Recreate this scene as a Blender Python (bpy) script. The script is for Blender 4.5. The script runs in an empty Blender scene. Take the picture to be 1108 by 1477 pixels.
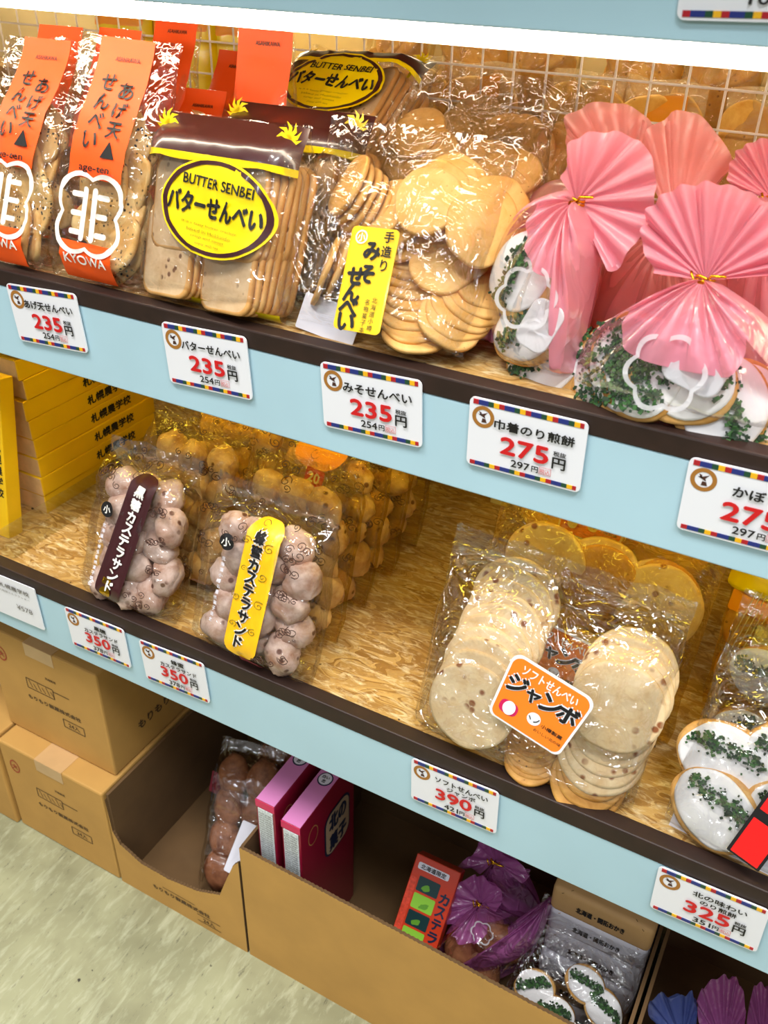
import bpy, bmesh, math, random
from mathutils import Vector, Matrix, noise

S = bpy.context.scene
COL = S.collection
R_ = math.radians
random.seed(7)

# ---------------------------------------------------------------- camera, light, exposure
W, H = 1108, 1477
F = 1317.4                                   # focal length in pixels of the 1108x1477 frame
RIGHT = Vector((0.87536619, 0.48305077, 0.01989946))
DOWN = Vector((0.27818715, -0.46960231, -0.83790547))
FWD = Vector((-0.39540605, 0.73900989, -0.5454525))
EYE = Vector((0, -0.57, 1.19))
cd = bpy.data.cameras.new('camera')
cam = bpy.data.objects.new('camera', cd)
COL.objects.link(cam)
rot = Matrix((RIGHT, -DOWN, -FWD)).transposed()
cam.matrix_world = Matrix.Translation(EYE) @ rot.to_4x4()
cd.sensor_fit = 'HORIZONTAL'
cd.sensor_width = 36
cd.lens = 36 * F / W
cd.clip_start = 0.02
cd.dof.use_dof = True
cd.dof.focus_distance = 0.86
cd.dof.aperture_fstop = 16
S.camera = cam

wd = bpy.data.worlds.new('shop_ambient')
wd.use_nodes = True
wn, wl = wd.node_tree.nodes, wd.node_tree.links
wn['Background'].inputs[0].default_value = (1.0, 0.965, 0.91, 1)
# room ambient: bright ceiling, dim shelves and floor opposite
wc, ws, wm = wn.new('ShaderNodeTexCoord'), wn.new('ShaderNodeSeparateXYZ'), wn.new('ShaderNodeMapRange')
wl.new(wc.outputs['Generated'], ws.inputs[0])
wl.new(ws.outputs['Z'], wm.inputs[0])
for i_, v_ in ((1, -0.1), (2, 0.7), (3, 0.14), (4, 0.62)):
    wm.inputs[i_].default_value = v_
wl.new(wm.outputs[0], wn['Background'].inputs[1])
S.world = wd


def area(name, loc, target, sx, sy, power, color):
    l = bpy.data.lights.new(name, 'AREA')
    l.shape = 'RECTANGLE'
    l.size, l.size_y, l.energy, l.color = sx, sy, power, color
    o = bpy.data.objects.new(name, l)
    COL.objects.link(o)
    o.location = loc
    o.rotation_euler = (Vector(target) - Vector(loc)).to_track_quat('-Z', 'Y').to_euler()
    return o


area('ceiling_lamp', (-0.75, -0.62, 2.5), (-0.65, -0.4, 0.3), 1.2, 0.12, 42, (1, 0.97, 0.92))
area('ceiling_lamp', (0.55, -0.62, 2.5), (0.1, -0.3, 0.4), 1.2, 0.12, 46, (0.93, 0.98, 1))
area('aisle_lamp', (-1.2, -2.3, 2.5), (-0.4, 0, 0.6), 1.2, 0.05, 11, (0.85, 0.93, 1))
area('aisle_lamp', (0.5, -2.3, 2.5), (-0.2, 0, 0.6), 1.2, 0.05, 11, (0.85, 0.93, 1))
TUBE_STRENGTH = 31
AMBER_STRENGTH = 37

S.view_settings.view_transform = 'Standard'
S.view_settings.look = 'None'
S.view_settings.exposure = -0.12
S.view_settings.gamma = 1
S.view_settings.use_curve_mapping = False
S.cycles.transparent_max_bounces = 24
S.cycles.max_bounces = 7
S.cycles.diffuse_bounces = 3
S.cycles.glossy_bounces = 3
S.cycles.caustics_reflective = False
S.cycles.caustics_refractive = False
S.cycles.sample_clamp_indirect = 6
S.cycles.use_denoising = True


# ---------------------------------------------------------------- sight lines onto real planes of the shelf
def ray(u, v):
    return RIGHT * ((u - W / 2) / F) + DOWN * ((v - H / 2) / F) + FWD


def on_y(u, v, y):
    r = ray(u, v)
    return EYE + r * ((y - EYE.y) / r.y)


def on_z(u, v, z):
    r = ray(u, v)
    return EYE + r * ((z - EYE.z) / r.z)


def local(M, u, v, y=0.0):
    """Where the sight line meets the plane y = const of a thing posed by M, in its own coordinates (x, z)."""
    Mi = M.inverted()
    o, d = Mi @ EYE, Mi.to_3x3() @ ray(u, v)
    p = o + d * ((y - o.y) / d.y)
    return p.x, p.z


def pose(x, y, z, yaw=0, lean=0, roll=0):
    return Matrix.Translation((x, y, z)) @ Matrix.Rotation(R_(yaw), 4, 'Z') @ Matrix.Rotation(-R_(lean), 4, 'X') @ Matrix.Rotation(-R_(roll), 4, 'Y')


# ---------------------------------------------------------------- materials
MATS = {}


def lin(c):
    if isinstance(c, str):
        c = tuple(int(c[i:i + 2], 16) / 255 for i in (0, 2, 4))
    return tuple((x / 12.92 if x <= 0.04045 else ((x + 0.055) / 1.055) ** 2.4) for x in c) + (1,)


def newmat(name):
    m = bpy.data.materials.new(name)
    m.use_nodes = True
    nt = m.node_tree
    return m, nt, nt.nodes, nt.links, nt.nodes['Principled BSDF']


def coords(nt, scale, shift=True):
    """object coordinates, moved by a different amount on every object so copies do not repeat"""
    N, L = nt.nodes, nt.links
    tc = N.new('ShaderNodeTexCoord')
    mp = N.new('ShaderNodeMapping')
    mp.inputs['Scale'].default_value = scale if hasattr(scale, '__len__') else (scale,) * 3
    L.new(tc.outputs['Object'], mp.inputs['Vector'])
    if shift:
        oi = N.new('ShaderNodeObjectInfo')
        mu = N.new('ShaderNodeMath')
        mu.operation = 'MULTIPLY'
        mu.inputs[1].default_value = 37
        L.new(oi.outputs['Random'], mu.inputs[0])
        cb = N.new('ShaderNodeCombineXYZ')
        for k in range(3):
            L.new(mu.outputs[0], cb.inputs[k])
        L.new(cb.outputs[0], mp.inputs['Location'])
    return mp.outputs[0]


def mixc(nt, fac, a, b):
    n = nt.nodes.new('ShaderNodeMix')
    n.data_type = 'RGBA'
    for sock, val in ((n.inputs[0], fac), (n.inputs[6], a), (n.inputs[7], b)):
        if hasattr(val, 'is_linked'):
            nt.links.new(val, sock)
        else:
            sock.default_value = val
    return n.outputs[2]


def ramp(nt, src, lo, hi, inv=False):
    n = nt.nodes.new('ShaderNodeMapRange')
    n.inputs[1].default_value, n.inputs[2].default_value = lo, hi
    n.inputs[3].default_value, n.inputs[4].default_value = (1, 0) if inv else (0, 1)
    nt.links.new(src, n.inputs[0])
    return n.outputs[0]


def tex_noise(nt, vec, scale, detail=3, rough=0.55, dist=0.0):
    n = nt.nodes.new('ShaderNodeTexNoise')
    n.inputs['Scale'].default_value = scale
    n.inputs['Detail'].default_value = detail
    n.inputs['Roughness'].default_value = rough
    n.inputs['Distortion'].default_value = dist
    nt.links.new(vec, n.inputs['Vector'])
    return n.outputs['Fac']


def bump(nt, src, strength, dist, bsdf=None):
    n = nt.nodes.new('ShaderNodeBump')
    n.inputs['Strength'].default_value = strength
    n.inputs['Distance'].default_value = dist
    nt.links.new(src, n.inputs['Height'])
    if bsdf is not None:
        nt.links.new(n.outputs[0], bsdf.inputs['Normal'])
    return n.outputs[0]


def plain(name, c, rough=0.5, var=0.0, scale=40, coat=0.0, metal=0.0, bmp=0.0):
    """one colour, with an optional soft variation and fine relief"""
    if name in MATS:
        return MATS[name]
    m, nt, N, L, b = newmat(name)
    c = lin(c)
    b.inputs['Roughness'].default_value = rough
    b.inputs['Metallic'].default_value = metal
    b.inputs['Coat Weight'].default_value = coat
    b.inputs['Coat Roughness'].default_value = 0.08
    b.inputs['Base Color'].default_value = c
    if var or bmp:
        v = coords(nt, 1)
        f = tex_noise(nt, v, scale)
        if var:
            a = tuple(max(0, x * (1 - var)) for x in c[:3]) + (1,)
            d = tuple(min(1, x * (1 + var)) for x in c[:3]) + (1,)
            L.new(mixc(nt, ramp(nt, f, 0.3, 0.7), a, d), b.inputs['Base Color'])
        if bmp:
            bump(nt, f, bmp, 0.002, b)
    MATS[name] = m
    return m


def baked(name, c1, c2, spot=None, spot_size=0.2, spot_scale=110, scale=55, rough=0.6, rim=None):
    """cracker crust: two tones of baking, optional specks"""
    m, nt, N, L, b = newmat(name)
    v = coords(nt, 1)
    f = tex_noise(nt, v, scale, 4, 0.6, 0.4)
    col = mixc(nt, ramp(nt, f, 0.32, 0.68), lin(c1), lin(c2))
    if spot:
        vo = N.new('ShaderNodeTexVoronoi')
        vo.inputs['Scale'].default_value = spot_scale
        L.new(v, vo.inputs['Vector'])
        g = tex_noise(nt, v, spot_scale * 0.22, 2)
        s = N.new('ShaderNodeMath')
        s.operation = 'MULTIPLY'
        L.new(ramp(nt, vo.outputs['Distance'], spot_size, spot_size * 0.6), s.inputs[0])
        L.new(ramp(nt, g, 0.5, 0.58), s.inputs[1])
        col = mixc(nt, s.outputs[0], col, lin(spot))
    L.new(col, b.inputs['Base Color'])
    b.inputs['Roughness'].default_value = rough
    bump(nt, tex_noise(nt, v, scale * 3, 3), 0.35, 0.001, b)
    MATS[name] = m
    return m


def film_material(name, tint=(1, 1, 1), rough=0.08, reflect=0.10, strength=0.55, scale=22, milk=0.0, milk_color=(1, 1, 1), crease=0.3):
    """thin plastic film: mostly see-through, with a crinkled mirror sheen; milk = share of diffuse plastic"""
    m, nt, N, L, b = newmat(name)
    N.remove(b)
    out = N['Material Output']
    v = coords(nt, 1)
    n1 = tex_noise(nt, v, scale, 2, 0.5, 1.6)
    a = N.new('ShaderNodeMath'); a.operation = 'SUBTRACT'; a.inputs[1].default_value = 0.5
    L.new(n1, a.inputs[0])
    ab = N.new('ShaderNodeMath'); ab.operation = 'ABSOLUTE'
    L.new(a.outputs[0], ab.inputs[0])
    ridge = ramp(nt, ab.outputs[0], 0.0, 0.09, True)
    n2 = tex_noise(nt, v, scale * 1.7, 2, 0.5, 0.8)
    ad = N.new('ShaderNodeMath'); ad.operation = 'MULTIPLY_ADD'
    ad.inputs[1].default_value = crease
    L.new(ridge, ad.inputs[0]); L.new(n2, ad.inputs[2])
    nb = bump(nt, ad.outputs[0], strength, 0.006)
    fr = N.new('ShaderNodeFresnel')
    fr.inputs['IOR'].default_value = 1.42
    fa = N.new('ShaderNodeMath'); fa.operation = 'MULTIPLY_ADD'; fa.use_clamp = True
    fa.inputs[1].default_value = 0.3; fa.inputs[2].default_value = reflect
    L.new(fr.outputs[0], fa.inputs[0])
    tr = N.new('ShaderNodeBsdfTransparent')
    tr.inputs[0].default_value = tuple(tint) + (1,)
    gl = N.new('ShaderNodeBsdfGlossy')
    gl.inputs['Roughness'].default_value = rough
    L.new(nb, gl.inputs['Normal'])
    base = tr.outputs[0]
    if milk:
        df = N.new('ShaderNodeBsdfDiffuse'); df.inputs[0].default_value = tuple(milk_color) + (1,)
        tl = N.new('ShaderNodeBsdfTranslucent'); tl.inputs[0].default_value = tuple(milk_color) + (1,)
        L.new(nb, df.inputs['Normal'])
        dt = N.new('ShaderNodeMixShader'); dt.inputs[0].default_value = 0.45
        L.new(df.outputs[0], dt.inputs[1]); L.new(tl.outputs[0], dt.inputs[2])
        mk = N.new('ShaderNodeMixShader'); mk.inputs[0].default_value = milk
        L.new(tr.outputs[0], mk.inputs[1]); L.new(dt.outputs[0], mk.inputs[2])
        base = mk.outputs[0]
    mx = N.new('ShaderNodeMixShader')
    L.new(fa.outputs[0], mx.inputs[0]); L.new(base, mx.inputs[1]); L.new(gl.outputs[0], mx.inputs[2])
    L.new(mx.outputs[0], out.inputs['Surface'])
    MATS[name] = m
    return m


def lamp_material(name, color, strength):
    m, nt, N, L, b = newmat(name)
    b.inputs['Emission Color'].default_value = color
    b.inputs['Emission Strength'].default_value = strength
    return m


def strand_board(name):
    m, nt, N, L, b = newmat(name)
    v = coords(nt, (1, 2.6, 1), False)
    vo = N.new('ShaderNodeTexVoronoi'); vo.inputs['Scale'].default_value = 26
    nv = tex_noise(nt, v, 9, 2)
    wv = N.new('ShaderNodeVectorMath'); wv.operation = 'ADD'
    L.new(v, wv.inputs[0]); L.new(nv, wv.inputs[1])
    L.new(wv.outputs[0], vo.inputs['Vector'])
    sep = N.new('ShaderNodeSeparateColor'); L.new(vo.outputs['Color'], sep.inputs[0])
    v2 = coords(nt, (1, 3.5, 1), False)
    st = tex_noise(nt, v2, 38, 5, 0.7, 1.0)
    fine = tex_noise(nt, v2, 170, 3, 0.6)
    c = mixc(nt, ramp(nt, sep.outputs[0], 0.1, 0.9), lin('93682e'), lin('bd9656'))
    c = mixc(nt, ramp(nt, st, 0.5, 0.72), c, lin('e2cfa4'))
    c = mixc(nt, ramp(nt, fine, 0.60, 0.75), c, lin('8a6230'))
    dk = tex_noise(nt, coords(nt, 1, False), 75, 1)
    c = mixc(nt, ramp(nt, dk, 0.76, 0.79), c, lin('3a2814'))
    L.new(c, b.inputs['Base Color'])
    b.inputs['Roughness'].default_value = 0.55
    bump(nt, st, 0.3, 0.002, b)
    return m


def floor_material(name):
    m, nt, N, L, b = newmat(name)
    v = coords(nt, 1, False)
    c = mixc(nt, ramp(nt, tex_noise(nt, v, 5, 4, 0.6, 0.5), 0.3, 0.7), lin('807e60'), lin('aeae8a'))
    c = mixc(nt, ramp(nt, tex_noise(nt, v, 2.2, 2), 0.5, 0.66), c, lin('726e54'))
    mp = N.new('ShaderNodeMapping'); mp.inputs['Rotation'].default_value = (0, 0, R_(8)); mp.inputs['Scale'].default_value = (4, 1, 1)
    L.new(v, mp.inputs['Vector'])
    scr = tex_noise(nt, mp.outputs[0], 34, 5, 0.72)
    c = mixc(nt, ramp(nt, scr, 0.60, 0.72), c, lin('4c4939'))
    scl = tex_noise(nt, mp.outputs[0], 20, 4, 0.7, 0.5)
    c = mixc(nt, ramp(nt, scl, 0.50, 1.0), c, lin('d2d4b6'))
    sp = tex_noise(nt, v, 60, 2)
    c = mixc(nt, ramp(nt, sp, 0.74, 0.78), c, lin('2f2a20'))
    L.new(c, b.inputs['Base Color'])
    b.inputs['Roughness'].default_value = 0.45
    bump(nt, scr, 0.15, 0.002, b)
    return m


BLUE = plain('pale_blue_laminate', 'b2d4e2', 0.42, 0.05, 6, coat=0.15)
LIP = plain('dark_brown_edging', '2a1710', 0.55, 0.2, 60)
OSB = strand_board('strand_board')
CARD = plain('white_card', 'eeeef4', 0.35, coat=0.2)
BLACK = plain('black_ink', '141214', 0.5)
RED = plain('red_ink', 'd3141c', 0.45)
PINKSTAMP = plain('pale_red_ink', 'e08f92', 0.5)
GREYINK = plain('grey_ink', '6f6a66', 0.6)
WHITEINK = plain('white_ink', 'f3eee6', 0.4, coat=0.3)
ORANGE = plain('orange_print', 'f85400', 0.5)
YELLOW = plain('yellow_print', 'f6d800', 0.3, coat=0.5)
MISOYEL = plain('golden_yellow_print', 'f2c411', 0.35, 0.12, 90, coat=0.3)
HONEY = plain('honey_yellow_print', 'fbbd12', 0.35, 0.08, 60, coat=0.3)
BROWNPRINT = plain('dark_brown_print', '3c1418', 0.3, coat=0.6)
LABELORANGE = plain('label_orange', 'fb8420', 0.35, coat=0.3)
RINGBROWN = plain('badge_brown', 'a8702c', 0.5)
STRIPES = [plain('stripe_red', 'b01c26', 0.4), plain('stripe_blue', '22307c', 0.4), plain('stripe_green', '1d4a32', 0.4), plain('stripe_yellow', 'f2b51c', 0.4)]
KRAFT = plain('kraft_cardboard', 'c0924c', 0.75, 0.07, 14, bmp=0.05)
KRAFTSHADE = plain('shade_toned_cardboard', '684c2c', 0.85, 0.1, 20)  # darker copy of the cardboard: shade inside the cartons put into the colour
KRAFTINK = plain('carton_print', '5a4326', 0.8)
TAPE = plain('packing_tape', 'c7a070', 0.3, 0.05, 30, coat=0.4)
STAMP = plain('carton_stamp_red', 'a8482c', 0.8)
BOXYEL = plain('yellow_carton', 'e8b80e', 0.42, 0.04, 20)
BOXEND = plain('yellow_carton_end', 'd8b27a', 0.5, 0.12, 60)
STEEL = plain('cream_steel', 'e8dfb8', 0.4, metal=0.2)
WIRE = plain('white_wire', 'efe6dc', 0.4)
DARK = plain('dark_back_panel', '22180f', 0.7, 0.2, 10)
CREAMWALL = plain('cream_panel', 'd9c48c', 0.7, 0.1, 8)
GOLD = plain('gold_foil', 'e8b52a', 0.22, metal=1.0)
GREEN = plain('seaweed_green', '35602c', 0.7, 0.35, 400)
GREENDK = plain('seaweed_dark', '1d3620', 0.7, 0.35, 400)
ICING = plain('white_icing', 'f2eff0', 0.5, 0.03, 60)
PAPERW = plain('white_paper', 'e4e2ec', 0.6, 0.05, 20)
PAPERB = plain('brown_paper', 'c39a66', 0.65, 0.08, 25)
MAGENTA = plain('magenta_print', 'd4145a', 0.35, coat=0.3)
CRIMSON = plain('crimson_print', '8e1030', 0.35, coat=0.3)
LILAC = plain('lilac_print', 'd684bb', 0.35, coat=0.3)
PAPERSTRIP = plain('nutrition_strip', 'd8dfe6', 0.5, 0.35, 500)
NAVY = plain('navy_print', '1b2742', 0.4)
BEIGE = plain('beige_print', 'b8a080', 0.5)
BOXRED = plain('vermilion_print', 'cc3a1c', 0.4, coat=0.2)
LIME = plain('lime_print', '8cc63c', 0.4)
DKGREEN = plain('dark_green_print', '16383a', 0.4)
SKY = plain('sky_blue_print', '7fb6d8', 0.4)
REDLABEL = plain('bright_red_print', 'ef1c1c', 0.35, coat=0.3)
PALEYEL = plain('pale_yellow_print', 'f4e27a', 0.4)
SCROLL = plain('chocolate_print', '4a2a1e', 0.5)
PINKTEXT = plain('faded_print', 'c9b39a', 0.5)

BUTTER = baked('butter_cracker', 'd3ab7e', 'e6c69c', '7c5236', 0.33, 130)
BUTTERRIM = baked('butter_cracker_rim', 'dd9d54', 'eab670')
MISO = baked('miso_cracker', 'e0a552', 'f0c078', '8a5a22', 0.14, 200)
SESAME = baked('sesame_cracker', 'e0a654', 'f2cf8c', '201712', 0.36, 240)
JUMBO = baked('soft_cracker', 'e4bd88', 'f3d9ae', '94552c', 0.34, 85)
JUMBODK = baked('browned_cracker', 'bd7f32', 'd8a050', '6e3f16', 0.2, 140)
CASTELLA = baked('castella_crust', 'ac7c62', 'e6cabc', '6a3c2a', 0.32, 90, 46)
NORIBASE = baked('nori_cracker_base', 'c48a3e', 'dfb06a', '8a5a24', 0.2, 160)
BROWNCAKE = baked('brown_cake', '6e3c22', 'a86c48', None)
GOLDCRACK = baked('golden_cracker', 'd9952c', 'f0bf58', '8a5418', 0.2, 120)

CLEAR = film_material('clear_film')
CRISP = film_material('crisp_film', strength=0.9, scale=24, reflect=0.15, crease=0.7)
GOLDFILM = film_material('yellow_film', (1, 0.9, 0.55), strength=0.9, scale=26, reflect=0.03, milk=0.06, milk_color=(0.95, 0.8, 0.35))
PINK = film_material('pink_film', (1, 0.55, 0.62), 0.2, 0.03, 0.2, 26, milk=0.78, milk_color=(1.0, 0.42, 0.53))
PINKPALE = film_material('pale_pink_film', (1, 0.66, 0.64), 0.2, 0.03, 0.2, 26, milk=0.66, milk_color=(1.0, 0.46, 0.46))
PURPLE = film_material('purple_film', (0.9, 0.55, 0.85), 0.16, 0.08, 0.5, 26, milk=0.62, milk_color=(0.72, 0.22, 0.6))
BLUEFILM = film_material('blue_film', (0.6, 0.7, 1), 0.16, 0.08, 0.5, 26, milk=0.6, milk_color=(0.22, 0.3, 0.75))
BACKFILM = film_material('creamy_film', (1, 0.95, 0.75), strength=0.9, scale=20, reflect=0.06, milk=0.22, milk_color=(1.0, 0.88, 0.6))
WHITEFILM = film_material('white_printed_film', (1, 1, 1), 0.2, 0.05, 0.2, 30, milk=0.75, milk_color=(0.93, 0.92, 0.96))
ACRYLIC = film_material('clear_acrylic', (0.97, 0.98, 0.95), 0.03, 0.06, 0.0, 10)


# ---------------------------------------------------------------- geometry helpers
class G:
    """collects shapes that become ONE mesh object"""

    def __init__(s):
        s.v, s.f, s.m = [], [], []

    def add(s, shape, M=None, mi=0):
        vs, fs = shape
        k = len(s.v)
        s.v += [tuple(M @ Vector(p)) for p in vs] if M is not None else [tuple(p) for p in vs]
        s.f += [tuple(i + k for i in f) for f in fs]
        s.m += [mi] * len(fs)
        return s

    def mesh(s, name, mats, smooth=True):
        me = bpy.data.meshes.new(name)
        me.from_pydata(s.v, [], s.f)
        for m in (mats if isinstance(mats, (list, tuple)) else [mats]):
            me.materials.append(m)
        me.polygons.foreach_set('material_index', s.m)
        if smooth:
            me.polygons.foreach_set('use_smooth', [True] * len(me.polygons))
        me.update()
        return me

    def build(s, name, mats, parent=None, smooth=True, M=None, sharp=None):
        me = s.mesh(name, mats, smooth)
        if sharp:
            me.set_sharp_from_angle(angle=R_(sharp))
        return link(name, me, parent, M)


def link(name, me, parent=None, M=None):
    o = bpy.data.objects.new(name, me)
    COL.objects.link(o)
    if parent is not None:
        o.parent = parent
    if M is not None:
        o.matrix_local = M
    return o


def tag(o, label, cat, group=None, kind=None):
    o['label'], o['category'] = label, cat
    if group:
        o['group'] = group
    if kind:
        o['kind'] = kind
    return o


def thing(name, label, cat, M, group=None):
    o = bpy.data.objects.new(name, None)
    COL.objects.link(o)
    o.empty_display_size = 0.02
    o.matrix_world = M
    return tag(o, label, cat, group)


def structure(o):
    o['kind'] = 'structure'
    return o


def dup(o, parent=None):
    c = o.copy()
    COL.objects.link(c)
    if parent is not None:
        c.parent = parent
        c.matrix_parent_inverse = o.matrix_parent_inverse
    for ch in KIDS.get(o.name, []):
        dup(ch, c)
    return c


KIDS = {}


def remember(root):
    for o in [root] + list(root.children_recursive):
        KIDS[o.name] = list(o.children)


_box = {}


def box(sx, sy, sz, bev=0.0, seg=2):
    key = (round(sx, 5), round(sy, 5), round(sz, 5), bev, seg)
    if key not in _box:
        bm = bmesh.new()
        bmesh.ops.create_cube(bm, size=1)
        for v in bm.verts:
            v.co = Vector((v.co.x * sx, v.co.y * sy, v.co.z * sz))
        if bev:
            bmesh.ops.bevel(bm, geom=list(bm.edges), offset=bev, segments=seg, affect='EDGES', profile=0.5)
        bm.verts.index_update()
        _box[key] = ([tuple(v.co) for v in bm.verts], [tuple(v.index for v in f.verts) for f in bm.faces])
        bm.free()
    return _box[key]


def bx(g, x0, x1, y0, y1, z0, z1, bev=0.0, mi=0):
    g.add(box(abs(x1 - x0), abs(y1 - y0), abs(z1 - z0), bev), Matrix.Translation(((x0 + x1) / 2, (y0 + y1) / 2, (z0 + z1) / 2)), mi)
    return g


def rr(w, h, r, n=5):
    """outline of a rounded rectangle in (x, z), anticlockwise seen from the front"""
    pts = []
    for cx, cz, a0 in ((w / 2 - r, h / 2 - r, 0), (-w / 2 + r, h / 2 - r, 90), (-w / 2 + r, -h / 2 + r, 180), (w / 2 - r, -h / 2 + r, 270)):
        for k in range(n + 1):
            a = R_(a0 + 90 * k / n)
            pts.append((cx + r * math.cos(a), cz + r * math.sin(a)))
    return pts


def oval(a, b, n=40, wob=0.0, seed=0):
    return [((a * (1 + wob * noise.noise((math.cos(t) * 1.3 + seed, math.sin(t) * 1.3, seed * 2.1)))) * math.cos(t), (b * (1 + wob * noise.noise((math.cos(t) * 1.3 + seed, math.sin(t) * 1.3, seed * 2.1)))) * math.sin(t)) for t in (2 * math.pi * k / n for k in range(n))]


def scallop(r, lobes, depth, n=72):
    return [((r + depth * abs(math.cos(lobes * t / 2))) * math.cos(t), (r + depth * abs(math.cos(lobes * t / 2))) * math.sin(t)) for t in (2 * math.pi * k / n for k in range(n))]


def slab(pts, t, bulge=0.0, bev=0.3, wav=0.0, seed=0):
    """a plate with rounded rim: outline in x, z; thickness along y; front towards -y"""
    n = len(pts)
    rings = [(0.35, -t / 2 - bulge * 0.8), (0.7, -t / 2 - bulge * 0.5), (0.93, -t / 2), (1.0, -t / 2 * (1 - bev)), (1.0, t / 2 * (1 - bev)), (0.93, t / 2), (0.5, t / 2)]
    vs, fs = [(0, -t / 2 - bulge, 0)], []
    for s, y in rings:
        for x, z in pts:
            w = wav * noise.noise((x * 38 * s + seed, z * 38 * s, seed)) if wav else 0
            vs.append((x * s, y + w, z * s))
    vs.append((0, t / 2, 0))
    for k in range(n):
        k2 = (k + 1) % n
        fs.append((0, 1 + k2, 1 + k) if False else (0, 1 + k, 1 + k2))
        for j in range(len(rings) - 1):
            a, b = 1 + j * n, 1 + (j + 1) * n
            fs.append((a + k, b + k, b + k2, a + k2))
        a = 1 + (len(rings) - 1) * n
        fs.append((len(vs) - 1, a + k2, a + k))
    return vs, fs


def plate(pts, y0, y1):
    """a sharp-edged flat plate from an outline in x, z"""
    n = len(pts)
    vs = [(x, y0, z) for x, z in pts] + [(x, y1, z) for x, z in pts]
    fs = [tuple(range(n)), tuple(range(2 * n - 1, n - 1, -1))] + [(k + n, (k + 1) % n + n, (k + 1) % n, k) for k in range(n)]
    return vs, fs


def tube(path, r, n=8, closed=False):
    P = [Vector(p) for p in path]
    vs, fs = [], []
    m = len(P)
    ref = Vector((0.31, 0.2, 0.93))
    for i, p in enumerate(P):
        t = (P[(i + 1) % m] - P[i - 1]) if closed else (P[min(i + 1, m - 1)] - P[max(i - 1, 0)])
        t.normalize()
        a = t.cross(ref)
        if a.length < 1e-3:
            a = t.cross(Vector((1, 0, 0)))
        a.normalize()
        b = t.cross(a)
        rad = r[i] if hasattr(r, '__len__') else r
        for k in range(n):
            q = 2 * math.pi * k / n
            vs.append(tuple(p + (a * math.cos(q) + b * math.sin(q)) * rad))
    for i in range(m if closed else m - 1):
        j = (i + 1) % m
        for k in range(n):
            k2 = (k + 1) % n
            fs.append((i * n + k, i * n + k2, j * n + k2, j * n + k))
    if not closed:
        fs.append(tuple(range(n - 1, -1, -1)))
        fs.append(tuple(range((m - 1) * n, m * n)))
    return vs, fs


def lump(a, b, c, seed, amp=0.16, nu=18, nv=12):
    vs, fs = [], []
    for j in range(nv + 1):
        th = math.pi * j / nv
        for i in range(nu):
            ph = 2 * math.pi * i / nu
            d = Vector((math.sin(th) * math.cos(ph), math.sin(th) * math.sin(ph), math.cos(th)))
            k = 1 + amp * noise.noise(d * 1.6 + Vector((seed, seed * 1.7, 0))) + amp * 0.45 * noise.noise(d * 4.5 + Vector((seed, 3, 0))) + amp * 0.2 * noise.noise(d * 9 + Vector((seed, 5, 0)))
            vs.append((d.x * a * k, d.y * b * k, d.z * c * k))
    for j in range(nv):
        for i in range(nu):
            i2 = (i + 1) % nu
            fs.append((j * nu + i, (j + 1) * nu + i, (j + 1) * nu + i2, j * nu + i2))
    return vs, fs


def patch(pts, surf, cx=0.0, cz=0.0, ang=0.0, eps=0.001, inner=0.0, rings=5):
    """a printed or stuck-on area following the front of its bag; inner > 0 leaves a ring"""
    ca, sa = math.cos(R_(ang)), math.sin(R_(ang))
    vs, fs = [], []
    n = len(pts)
    for j in range(rings + 1):
        s = inner + (1 - inner) * j / rings
        for x, z in pts:
            X, Z = cx + (x * ca - z * sa) * s, cz + (x * sa + z * ca) * s
            vs.append((X, surf(X, Z) - eps, Z))
    for j in range(rings):
        for k in range(n):
            k2 = (k + 1) % n
            fs.append((j * n + k, (j + 1) * n + k, (j + 1) * n + k2, j * n + k2))
    return vs, fs


_txt = {}


def glyphs(s):
    """outline of a piece of lettering, one unit high, centred"""
    if s not in _txt:
        c = bpy.data.curves.new('lettering', 'FONT')
        c.body, c.size, c.align_x, c.align_y = s, 1, 'CENTER', 'CENTER'
        c.resolution_u = 3
        o = bpy.data.objects.new('lettering', c)
        COL.objects.link(o)
        me = bpy.data.meshes.new_from_object(o.evaluated_get(bpy.context.evaluated_depsgraph_get()))
        vs = [(v.co.x, v.co.y) for v in me.vertices]
        fs = [tuple(p.vertices) for p in me.polygons]
        bpy.data.objects.remove(o)
        bpy.data.curves.remove(c)
        bpy.data.meshes.remove(me)
        if vs:
            x0, x1 = min(v[0] for v in vs), max(v[0] for v in vs)
            y0, y1 = min(v[1] for v in vs), max(v[1] for v in vs)
            vs = [(x - (x0 + x1) / 2, y - (y0 + y1) / 2) for x, y in vs]
            _txt[s] = (vs, fs, x1 - x0, y1 - y0)
        else:
            _txt[s] = ([], [], 1, 1)
    return _txt[s]


def letter(g, s, x, z, h, surf=None, w=None, ang=0.0, bold=0.0, eps=0.0012, shear=0.0, mi=0):
    """lettering h high (and w wide if given) in the x, z plane, laid on the surface surf"""
    vs, fs, gw, gh = glyphs(s)
    if not vs:
        return g
    sz = h / gh
    sx = w / gw if w else sz
    ca, sa = math.cos(R_(ang)), math.sin(R_(ang))
    offs = [(0, 0)] if not bold else [(bold * h, 0), (-bold * h, 0), (0, bold * h), (0, -bold * h)]
    for k, (ox, oz) in enumerate(offs):
        out = []
        for a, b in vs:
            X, Z = a * sx + ox + shear * b * sz, b * sz + oz
            X, Z = x + X * ca - Z * sa, z + X * sa + Z * ca
            out.append((X, (surf(X, Z) if surf else 0) - eps - k * 0.00003, Z))
        g.add((out, fs), None, mi)
    return g


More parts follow.
